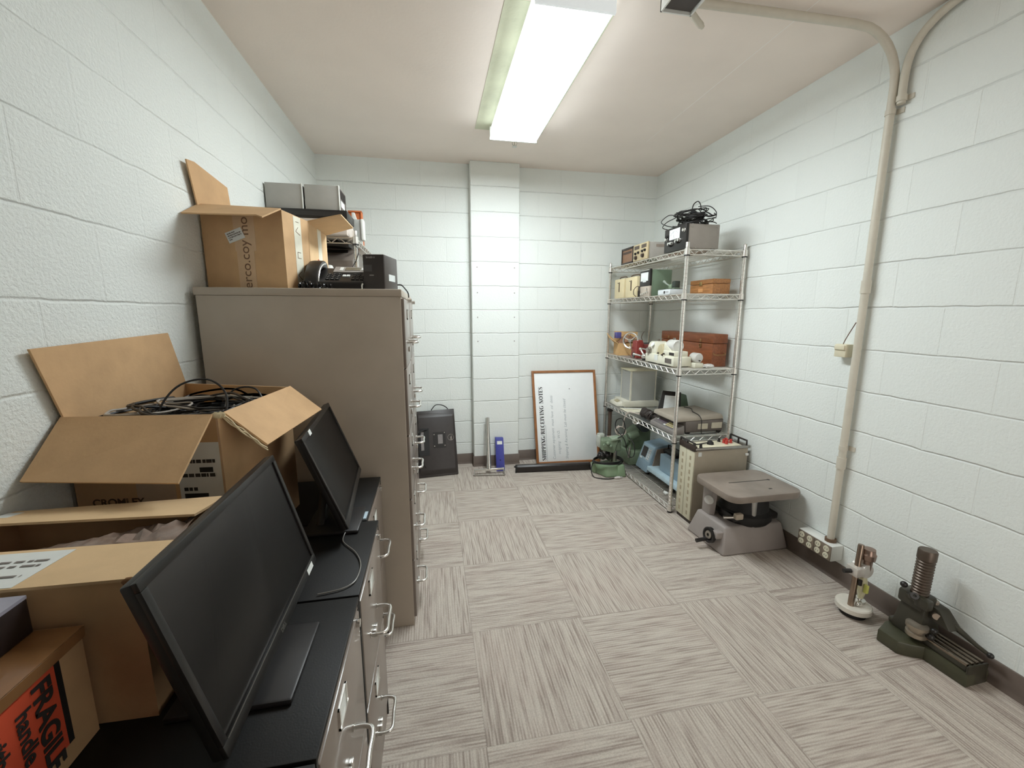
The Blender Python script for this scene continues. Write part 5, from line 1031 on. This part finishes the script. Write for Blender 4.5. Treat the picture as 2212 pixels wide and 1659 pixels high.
t.part('sticker', MB().box(2.548, y0-0.0012, 0.475, 2.572, y0+0.001, 0.503), PAPER); t.part('rear_hook', MB().box(x1-0.02, y0-0.010, 0.462, x1, y0, 0.478, 0.002), WHITE)
# vibrating table
CAST = mat('cast_grey', (152, 143, 138), 0.5, var=0.06, scale=8, bump=0.2, bscale=220)
t = Thing('vibrating_table', 'heavy grey bench machine with slotted worn table top and black drum on the floor', 'machine', (2.71, 2.1, 0))
t.part('base', MB().hexa([(2.488, 1.945, 0.0), (2.932, 1.945, 0.0), (2.930, 2.275, 0.0), (2.470, 2.275, 0.0), (2.520, 1.985, 0.158), (2.905, 1.985, 0.158), (2.905, 2.235, 0.158), (2.510, 2.235, 0.158)], 0.012, 3), CAST)
t.part('drum', MB().lathe((2.735, 2.10, 0.150), (0, 0, 1), [(0, 0), (0.135, 0), (0.150, 0.02), (0.150, 0.06), (0.132, 0.075), (0.120, 0.20), (0.0, 0.20)], 32), BLKM)
t.part('drum_flange', MB().box(2.585, 1.995, 0.175, 2.885, 2.205, 0.215, 0.01), BLACK)
pf = MB()
pf.hexa([(2.530, 2.145, 0.15), (2.562, 2.135, 0.15), (2.562, 2.215, 0.15), (2.530, 2.22, 0.15), (2.530, 2.125, 0.36), (2.562, 2.115, 0.36), (2.562, 2.215, 0.36), (2.530, 2.22, 0.36)], 0.006)
t.part('pillar', pf, CAST); t.part('pillar', MB().cyl((2.700, 1.985, 0.15), (2.700, 1.985, 0.365), 0.0165, seg=18), mat('satin_alloy', (178, 176, 172), 0.35, 0.8)); t.part('pillar', MB().cyl((2.86, 2.20, 0.15), (2.86, 2.20, 0.365), 0.0165, seg=18), mat('satin_alloy', (178, 176, 172), 0.35, 0.8))
def rrect(xa, ya, xb, yb, r, z, n=6):
    o = []
    for cx, cy, a0 in ((xb-r, ya+r, -math.pi/2), (xb-r, yb-r, 0), (xa+r, yb-r, math.pi/2), (xa+r, ya+r, math.pi)): o += [(cx+r*math.cos(a0+k/n*math.pi/2), cy+r*math.sin(a0+k/n*math.pi/2), z) for k in range(n+1)]
    return o
tt = t.part('table_top', MB().prism(rrect(2.455, 1.865, 2.918, 2.225, 0.06, 0.362), (0, 0, 0.040), 0.006), mat('worn_table', (134, 122, 112), 0.45, var=0.22, scale=7))
t.part('slot', MB().box(2.575, 2.052, 0.4012, 2.845, 2.060, 0.4025).cyl((2.845, 2.056, 0.4012), (2.845, 2.056, 0.4026), 0.009, seg=12), INK, up=tt); t.part('slot', MB().box(2.745, 1.935, 0.4012, 2.765, 1.945, 0.4025), INK, up=tt)
t.part('dial', MB().lathe((2.524, 2.145, 0.262), (-0.8, -0.6, 0), [(0, 0), (0.028, 0), (0.028, 0.012), (0, 0.014)], 22), mat('pale_dial', (196, 194, 190), 0.4)); t.part('fitting', MB().box(2.575, 1.968, 0.205, 2.625, 1.998, 0.242, 0.008), mat('tan_fitting', (178, 164, 146), 0.45))
t.part('fitting', MB().cyl((2.53, 2.02, 0.205), (2.60, 1.99, 0.215), 0.010, seg=12), STEEL)
hc = Vector((2.478, 2.045, 0.085)); hn = Vector((-1, -0.05, 0.16)).normalized()
t.part('bracket', MB().box(2.470, 1.985, 0.088, 2.515, 2.03, 0.128, 0.005), CAST)
t.part('handwheel', MB().lathe(hc+hn*(-0.015), hn, [(0, 0), (0.012, 0), (0.012, 0.02), (0.040, 0.022), (0.046, 0.018), (0.046, 0.036), (0.038, 0.038), (0.030, 0.030), (0, 0.030)], 26), BLACK)
t.part('handwheel_hub', MB().lathe(hc+hn*0.016, hn, [(0.010, 0), (0.026, 0), (0.024, 0.006), (0.010, 0.006), (0.010, 0)], 20), STEEL)
t.part('crank_grip', MB().cyl(hc+Vector((-0.01, 0.012, -0.028)), hc+Vector((-0.088, 0.012, -0.034)), 0.011, 0.012, seg=14), BLACK)
# dial stand
t = Thing('dial_stand', 'small gauge stand on a round white base beside the socket box', 'measuring instrument', (2.815, 1.425, 0))
bc = Vector((2.815, 1.425, 0))
t.part('foot', MB().lathe(bc, (0, 0, 1), [(0, 0), (0.050, 0), (0.046, 0.028), (0, 0.028)], 28), BLKM)
t.part('base', MB().lathe(bc, (0, 0, 1), [(0, 0.026), (0.066, 0.026), (0.070, 0.030), (0.070, 0.050), (0.066, 0.055), (0, 0.055)], 40), mat('off_white_cast', (212, 206, 194), 0.4, var=0.05))
t.part('column', MB().lathe(bc+Vector((-0.030, -0.010, 0.05)), (0.10, 0.05, 1), [(0, 0), (0.0125, 0), (0.0125, 0.295), (0.011, 0.30), (0, 0.30)], 20), mat('bronze_steel', (150, 132, 116), 0.28, 0.9))
t.part('clamp', MB().box(2.770, 1.395, 0.205, 2.822, 1.450, 0.248, 0.005).cyl((2.835, 1.400, 0.226), (2.835, 1.455, 0.226), 0.032, seg=24), mat('alloy_white', (204, 198, 190), 0.3, 0.3))
t.part('clamp_screw', MB().cyl((2.77, 1.425, 0.225), (2.738, 1.432, 0.225), 0.010, seg=14).cyl((2.80, 1.40, 0.19), (2.80, 1.40, 0.165), 0.008, seg=10), BLACK)
t.part('thimble', MB().lathe((2.848, 1.418, 0.225), (0, 0, 1), [(0, 0), (0.018, 0), (0.020, 0.05), (0.028, 0.055), (0.030, 0.08), (0.026, 0.085), (0.024, 0.105), (0, 0.107)], 24), mat('copper_brown', (150, 128, 116), 0.3, 0.8))
t.part('stem', MB().lathe((2.842, 1.420, 0.195), (0, 0, -1), [(0, 0), (0.012, 0), (0.018, 0.03), (0.022, 0.06), (0.015, 0.09), (0.010, 0.115), (0, 0.115)], 18), mat('yellowed_white', (210, 204, 170), 0.35, var=0.1))
t.part('tag', MB().box(2.824, 1.385, 0.125, 2.838, 1.402, 0.165, 0.003), mat('yellow_green_tag', (206, 208, 110), 0.5))
t.part('anvil', MB().lathe((2.845, 1.428, 0.055), (0, 0, 1), [(0, 0), (0.026, 0), (0.026, 0.012), (0.012, 0.014), (0.012, 0.026), (0, 0.026)], 20).ball((2.806, 1.40, 0.068), 0.010), CHROME)
t.o.location.x -= 0.034     # keeps clear of the skirting
# height gauge
OL = mat('olive_black', (54, 51, 41), 0.35, var=0.12, scale=20); OL2 = mat('olive_green', (66, 65, 48), 0.4, var=0.1)
t = Thing('height_gauge', 'heavy olive green comparator with threaded column on the floor by the right wall', 'machine', (2.84, 1.17, 0))
t.part('base', MB().prism([(2.808, 1.012, 0), (2.916, 1.016, 0), (2.918, 1.30, 0), (2.80, 1.30, 0), (2.722, 1.268, 0), (2.726, 1.192, 0), (2.762, 1.166, 0), (2.80, 1.148, 0)], (0, 0, 0.058), 0.006), OL2)
t.part('bed', MB().box(2.812, 1.022, 0.058, 2.906, 1.30, 0.082, 0.006), OL)
wy = MB()
for k, x in enumerate((2.822, 2.846, 2.870, 2.894)): wy.box(x-0.008, 1.024, 0.080, x+0.006, 1.27, 0.092, 0.003)
t.part('slideway', wy, mat('ground_steel', (150, 138, 124), 0.25, 0.9)); t.part('end_plate', MB().box(2.808, 1.0135, 0.004, 2.910, 1.022, 0.088, 0.006), OL)
t.part('pedestal', MB().hexa([(2.800, 1.165, 0.058), (2.905, 1.165, 0.058), (2.905, 1.285, 0.058), (2.800, 1.285, 0.058), (2.812, 1.18, 0.20), (2.89, 1.18, 0.20), (2.89, 1.265, 0.20), (2.812, 1.265, 0.20)], 0.01), OL)
t.part('turret', MB().lathe((2.800, 1.185, 0.085), (0, 0, 1), [(0, 0), (0.034, 0), (0.034, 0.016), (0.026, 0.02), (0.026, 0.032), (0.036, 0.034), (0.036, 0.048), (0.026, 0.05), (0, 0.05)], 28), mat('bronzed_ring', (164, 152, 136), 0.3, 0.7))
t.part('carriage', MB().box(2.793, 1.175, 0.19, 2.873, 1.270, 0.250, 0.012).box(2.780, 1.15, 0.215, 2.815, 1.20, 0.258, 0.008), OL)
th = [(0, 0.0), (0.030, 0.0)]; z = 0.012
while z < 0.165: th += [(0.0300, z), (0.0262, z+0.004), (0.0262, z+0.006), (0.0300, z+0.010)]; z += 0.0125
th += [(0.031, 0.172), (0.031, 0.208), (0.028, 0.213), (0, 0.213)]
t.part('threaded_column', MB().lathe((2.828, 1.215, 0.232), (0.03, 0.0, 1), th, 28), mat('bronze_thread', (92, 80, 70), 0.4, 0.55))
t.part('collar', MB().lathe((2.828, 1.215, 0.226), (0, 0, 1), [(0, 0), (0.042, 0), (0.042, 0.014), (0.034, 0.02), (0, 0.02)], 24), OL)
t.part('lug', MB().lathe((2.778, 1.20, 0.255), (-0.5, -0.6, 0.5), [(0.006, 0), (0.014, 0), (0.014, 0.01), (0.006, 0.01), (0.006, 0)], 16).ball((2.785, 1.245, 0.275), 0.013), BLACK)
t.part('arm', MB().hexa([(2.835, 1.10, 0.155), (2.905, 1.10, 0.155), (2.905, 1.25, 0.17), (2.835, 1.25, 0.17), (2.845, 1.15, 0.215), (2.90, 1.15, 0.215), (2.90, 1.25, 0.225), (2.845, 1.25, 0.225)], 0.008).tube([(2.885, 1.12, 0.165), (2.895, 1.05, 0.135), (2.90, 1.015, 0.125)], [0.012, 0.008, 0.007], 10), OL)
t.part('screw', MB().cyl((2.846, 1.158, 0.188), (2.836, 1.150, 0.188), 0.013, seg=16).cyl((2.872, 1.19, 0.218), (2.872, 1.19, 0.228), 0.017, seg=18), mat('copper_screw', (172, 158, 144), 0.35, 0.4))
t.part('clamp_lever', MB().ball((2.90, 1.012, 0.125), 0.011).ball((2.815, 1.145, 0.105), 0.014).ball((2.820, 1.14, 0.135), 0.012), BLACK)
# ================================================================== ALONG THE BACK WALL
t = Thing('monitor', 'black monitor turned backwards, leaning upright on the back wall beside the cabinets', 'monitor', (0.885, 3.50, 0))
bl, br_, tr, tl = Vector((0.715, 3.452, 0.004)), Vector((1.060, 3.490, 0.004)), Vector((1.040, 3.690, 0.548)), Vector((0.704, 3.660, 0.540))
FM = Face(bl, br_, tl)
hx = lambda a: [FM.pt(*p) for p in a]
shell = MB().hexa([bl, br_, bl+FM.n*-0.02+Vector((0, 0, 0.0)), bl]) if False else MB()
P4 = [bl, br_, tr, tl]; nM = (br_-bl).cross(tl-bl).normalized()
shell.hexa([p-nM*0.022 for p in P4]+[p for p in P4], 0.005)
ins = lambda a, b, e: FM.pt(a, b, e)
shell.hexa([ins(.02, .02, -.002), ins(.98, .02, -.002), ins(.98, .98, -.002), ins(.02, .98, -.002), ins(.05, .10, .018), ins(.94, .10, .018), ins(.94, .90, .018), ins(.05, .90, .018)], 0.008)
t.part('rear_shell', shell, mat('monitor_back', (52, 46, 44), 0.42, var=0.08))
t.part('bezel', MB().hexa([p-nM*0.027 for p in P4]+[p-nM*0.0225 for p in P4]), BLACK)
t.part('mount_plate', MB().plate([ins(.40, .42, .018), ins(.72, .42, .018), ins(.72, .66, .018), ins(.40, .66, .018)], 0.002), BLACK)
sc_ = MB()
for a, b in ((.43, .45), (.69, .45), (.43, .625), (.69, .645)): sc_.cyl(ins(a, b, .0198), ins(a, b, .0215), 0.005, seg=12)
t.part('mount_screw', sc_, STEEL)
t.part('rating_label', MB().plate([ins(.52, .48, .0205), ins(.64, .48, .0205), ins(.64, .62, .0205), ins(.52, .62, .0205)], 0.0006), mat('grey_label', (128, 122, 120), 0.5, var=0.3, scale=200))
lg = MB().tube([ins(.845, .565, .0188)+((br_-bl).normalized()*math.cos(a)+(tl-bl).normalized()*math.sin(a))*0.026 for a in [k*math.pi/14 for k in range(28)]], 0.0018, 6, True)
t.part('logo', lg, STEEL); t.part('logo', text_mb('DELL', 0.016, ins(.868, .527, .0185), tl-bl, bl-br_, bold=0.0008), STEEL)
t.part('port_recess', MB().plate([ins(.055, .32, .018), ins(.30, .32, .018), ins(.30, .73, .018), ins(.055, .73, .018)], 0.003), BLKM)
t.part('port_strip', MB().plate([ins(.10, .40, .0215), ins(.17, .40, .0215), ins(.17, .68, .0215), ins(.10, .68, .0215)], 0.001), mat('grey_label', (128, 122, 120), 0.5, var=0.3, scale=200))
t.part('cable', MB().tube(spline([ins(.38, .985, -.02), ins(.42, 1.03, -.01), ins(.52, 1.085, 0.0), ins(.68, 1.075, 0), ins(.80, 1.03, -.01), ins(.83, .985, -.02)], 6), 0.004, 8).tube(spline([ins(.26, .715, .03), ins(.17, .70, .035), ins(.02, .66, .05), ins(-.05, .60, .04), ins(-.04, .45, .03), ins(0.02, .3, .02), ins(0.0, .08, .03), ins(-.06, .03, .04)], 6), 0.0045, 8).tube(spline([ins(-.02, .40, .03), ins(.08, .28, .03), ins(.20, .14, .028)], 5), 0.0025, 6), RUBBER)
t = Thing('pole_stand', 'chrome pole on a flat T-shaped foot leaning toward the pilaster', 'stand', (1.325, 3.50, 0))
t.part('pole', MB().cyl((1.325, 3.462, 0.04), (1.333, 3.620, 0.466), 0.0195, seg=24), CHROME)
t.part('crossbar', MB().box(1.193, 3.446, 0.030, 1.458, 3.466, 0.050, 0.004), CHROME)
t.part('leg', MB().tube([(1.197, 3.45, 0.034), (1.186, 3.425, 0.006)], 0.006, 8), STEEL); t.part('leg', MB().tube([(1.454, 3.45, 0.034), (1.452, 3.39, 0.006)], 0.006, 8), STEEL)
t.part('rear_bar', MB().tube([(1.186, 3.425, 0.006), (1.452, 3.392, 0.006)], 0.0055, 8), STEEL)
t.part('socket', MB().cyl((1.3245, 3.460, 0.045), (1.326, 3.476, 0.085), 0.021, seg=18), CHROME)
t = Thing('blue_magazine_file', 'narrow dark blue file box with a white label leaning on the pilaster', 'file box', (1.437, 3.54, 0))
BL_ = mat('royal_blue', (62, 66, 148), 0.45, var=0.05)
t.part('box_body', MB().hexa([(1.398, 3.497, 0.001), (1.472, 3.490, 0.001), (1.474, 3.545, 0.001), (1.400, 3.552, 0.001), (1.402, 3.592, 0.283), (1.474, 3.586, 0.281), (1.476, 3.636, 0.275), (1.404, 3.642, 0.277)], 0.002), BL_)
FBn = Face((1.398, 3.497, 0.001), (1.472, 3.490, 0.001), (1.402, 3.592, 0.283))
t.part('label', FBn.patch(0.18, 0.80, 0.80, 0.90, 0.001), PAPER); t.part('finger_hole', MB().lathe(FBn.pt(0.5, 0.33, 0.0003), FBn.n, [(0, 0.0012), (0.007, 0.0012), (0.007, 0), (0, 0)], 16), mat('hole_blue', (34, 36, 84), 0.6))
# whiteboard
t = Thing('whiteboard', 'wood-framed whiteboard standing sideways on the floor, headed SHIPPING/RECEIVING NOTES', 'whiteboard', (2.09, 3.62, 0))
wbl, wbr, wtl, wtr = Vector((1.790, 3.585, 0.003)), Vector((2.404, 3.560, 0.003)), Vector((1.762, 3.722, 0.868)), Vector((2.376, 3.697, 0.872))
FW = Face(wbl, wbr, wtl); nW = -FW.n if FW.n.y > 0 else FW.n
FW.n = nW; hB = (wtl-wbl).length; wB = (wbr-wbl).length
fu, fv = 0.022/wB, 0.022/hB
def wslab(u0, v0, u1, v1, e0, e1): return MB().hexa([FW.pt(u0, v0, e0), FW.pt(u1, v0, e0), FW.pt(u1, v1, e0), FW.pt(u0, v1, e0), FW.pt(u0, v0, e1), FW.pt(u1, v0, e1), FW.pt(u1, v1, e1), FW.pt(u0, v1, e1)], 0.002)
t.part('board', wslab(0.01, 0.01, 0.99, 0.99, -0.012, -0.004), mat('whiteboard_white', (246, 249, 249), 0.3, var=0.01))
for a in ((0, 0, fu, 1), (1-fu, 0, 1, 1), (fu, 0, 1-fu, fv), (fu, 1-fv, 1-fu, 1)): t.part('frame_rail', wslab(*a, -0.014, 0.004), WOODF)
xd, yd = wtl-wbl, wbl-wbr
def serif(txt, size, o, xd, yd, e):
    """condensed roman capitals with thick stems, thin joins and serifs"""
    S_ = {'S': (.62, [((.55, .78), (.44, .98), .5), ((.44, .98), (.18, .98), .4), ((.18, .98), (.07, .76), 1), ((.07, .76), (.52, .30), 1.5), ((.52, .30), (.42, .03), 1), ((.42, .03), (.16, .03), .4), ((.16, .03), (.06, .26), .5)]),
          'H': (.85, [((.18, 0), (.18, 1), 1.6), ((.67, 0), (.67, 1), 1.6), ((.18, .5), (.67, .5), .5), ((.04, .02), (.32, .02), .5), ((.04, .98), (.32, .98), .5), ((.53, .02), (.81, .02), .5), ((.53, .98), (.81, .98), .5)]),
          'I': (.42, [((.21, 0), (.21, 1), 1.6), ((.06, .02), (.36, .02), .5), ((.06, .98), (.36, .98), .5)]),
          'P': (.66, [((.18, 0), (.18, 1), 1.6), ((.04, .02), (.34, .02), .5), ((.04, .98), (.46, .98), .5), ((.46, .98), (.58, .76), 1.2), ((.58, .76), (.46, .52), 1.2), ((.46, .52), (.18, .5), .5)]),
          'N': (.84, [((.16, 0), (.16, 1), .5), ((.14, 1), (.68, 0), 1.6), ((.68, 0), (.68, 1), .5), ((.03, .98), (.2, .98), .5), ((.03, .02), (.3, .02), .5), ((.55, .98), (.82, .98), .5)]),
          'G': (.80, [((.70, .80), (.54, .98), .5), ((.54, .98), (.28, .97), .5), ((.28, .97), (.10, .72), 1.3), ((.10, .72), (.10, .30), 1.6), ((.10, .30), (.28, .04), 1.3), ((.28, .04), (.60, .04), .5), ((.64, .05), (.64, .42), 1.5), ((.50, .43), (.76, .43), .5)]),
          '/': (.46, [((.02, -.05), (.42, 1.02), .5)]),
          'R': (.78, [((.18, 0), (.18, 1), 1.6), ((.04, .02), (.34, .02), .5), ((.04, .98), (.46, .98), .5), ((.46, .98), (.58, .76), 1.2), ((.58, .76), (.46, .52), 1.2), ((.46, .52), (.18, .5), .5), ((.40, .5), (.68, .02), 1.4)]),
          'E': (.68, [((.18, 0), (.18, 1), 1.6), ((.04, .02), (.60, .02), .5), ((.04, .98), (.56, .98), .5), ((.18, .5), (.46, .5), .5), ((.60, .02), (.62, .24), .6), ((.56, .98), (.57, .78), .6)]),
          'C': (.76, [((.68, .78), (.54, .98), .5), ((.54, .98), (.28, .97), .5), ((.28, .97), (.10, .72), 1.3), ((.10, .72), (.10, .30), 1.6), ((.10, .30), (.28, .04), 1.3), ((.28, .04), (.54, .02), .5), ((.54, .02), (.70, .22), .5)]),
          'V': (.80, [((.14, 1), (.40, 0), 1.6), ((.40, 0), (.68, 1), .5), ((.02, .98), (.30, .98), .5), ((.55, .98), (.80, .98), .5)]),
          'O': (.84, [((.28, .97), (.10, .70), 1.3), ((.10, .70), (.10, .30), 1.6), ((.10, .30), (.28, .03), 1.3), ((.28, .03), (.54, .03), .4), ((.54, .03), (.72, .30), 1.3), ((.72, .30), (.72, .70), 1.6), ((.72, .70), (.54, .97), 1.3), ((.54, .97), (.28, .97), .4)]),
          'T': (.70, [((.35, 0), (.35, 1), 1.6), ((.20, .02), (.50, .02), .5), ((.05, .98), (.65, .98), .6), ((.05, .98), (.05, .80), .5), ((.65, .98), (.65, .80), .5)]), ' ': (.42, [])}
    xd, yd = Vector(xd).normalized(), Vector(yd).normalized(); n = xd.cross(yd); mb = MB(); x = 0
    for ch in txt:
        w, st = S_[ch]
        for a, b, k in st:
            A = Vector(o)+xd*(x+a[0])*size+yd*a[1]*size; B = Vector(o)+xd*(x+b[0])*size+yd*b[1]*size; d = (B-A).normalized(); q = n.cross(d)*0.070*k*size
            ext = d*0.02*size; mb.hexa([A-ext-q, B+ext-q, B+ext+q, A-ext+q]+[p+n*e for p in (A-ext-q, B+ext-q, B+ext+q, A-ext+q)])
        x += w+0.06
    return mb, x
txt = 'SHIPPING/RECEIVING NOTES'
_, L = serif(txt, 1.0, (0, 0, 0), xd, yd, .001)
ln = hB*0.79; size = ln/L
mb, _ = serif(txt, 0.0362, FW.pt(0.152, 0.04, -0.0036), xd, yd, 0.0006); bpy_len = 0.0362*L
mb.bm.verts.ensure_lookup_table()
o0 = FW.pt(0.152, 0.04, -0.0036); xdn = xd.normalized(); k = ln/bpy_len
for v in mb.bm.verts:
    d = (v.co-o0).dot(xdn); v.co += xdn*d*(k-1)
t.part('heading', mb, mat('print_black', (46, 43, 44), 0.6))
HW = mat('faded_marker', (180, 187, 190), 0.5, var=0.05)
for s, u, v in (('Customer equipment  must have  cal  dates', 0.30, 0.045), ('outgoing   W.O.', 0.385, 0.10), ('Shipping & Receiving  Lab must be closed', 0.50, 0.045)):
    t.part('handwriting', text_mb(s, 0.034, FW.pt(u, v, -0.0036), xd, yd, shear=0.25, ext=0.0004), HW)
t.part('ruled_line', wslab(0.172, 0.03, 0.1735, 0.42, -0.0038, -0.0034), HW); t.part('smudge', MB().lathe(FW.pt(0.575, 0.80, -0.0036), nW, [(0, 0.0005), (0.0045, 0.0005), (0.0045, 0), (0, 0)], 10), mat('smudge_grey', (112, 116, 118), 0.6))
# projection screen case
t = Thing('screen_case', 'long black roll-up screen case lying on the floor in front of the whiteboard', 'projection screen', (1.92, 3.41, 0))
a, b = Vector((1.572, 3.455, 0.0)), Vector((2.232, 3.405, 0.0)); d = (b-a).normalized(); n = Vector((-d.y, d.x, 0))
prof = [(-0.028, 0.004), (0.024, 0.004), (0.030, 0.014), (0.030, 0.046), (0.020, 0.062), (-0.018, 0.066), (-0.030, 0.054), (-0.032, 0.016)]
t.part('case', MB().prism([a+n*p+Vector((0, 0, q)) for p, q in prof], b-a, 0.003), mat('case_black', (40, 34, 32), 0.4, var=0.08))
t.part('end_cap', MB().prism([a-d*0.008+n*p*.95+Vector((0, 0, q*.97+0.001)) for p, q in prof], d*0.008), BLKM); t.part('end_cap', MB().prism([b+n*p*.95+Vector((0, 0, q*.97+0.001)) for p, q in prof], d*0.008), BLKM)
t.part('end_pin', MB().cyl(a-d*0.022+Vector((0, 0, 0.048)), a-d*0.006+Vector((0, 0, 0.048)), 0.008, seg=12), BLKM); t.part('foot', MB().box(a.x-0.016, a.y-0.03, 0, a.x-0.006, a.y-0.015, 0.022, 0.002), BLKM)
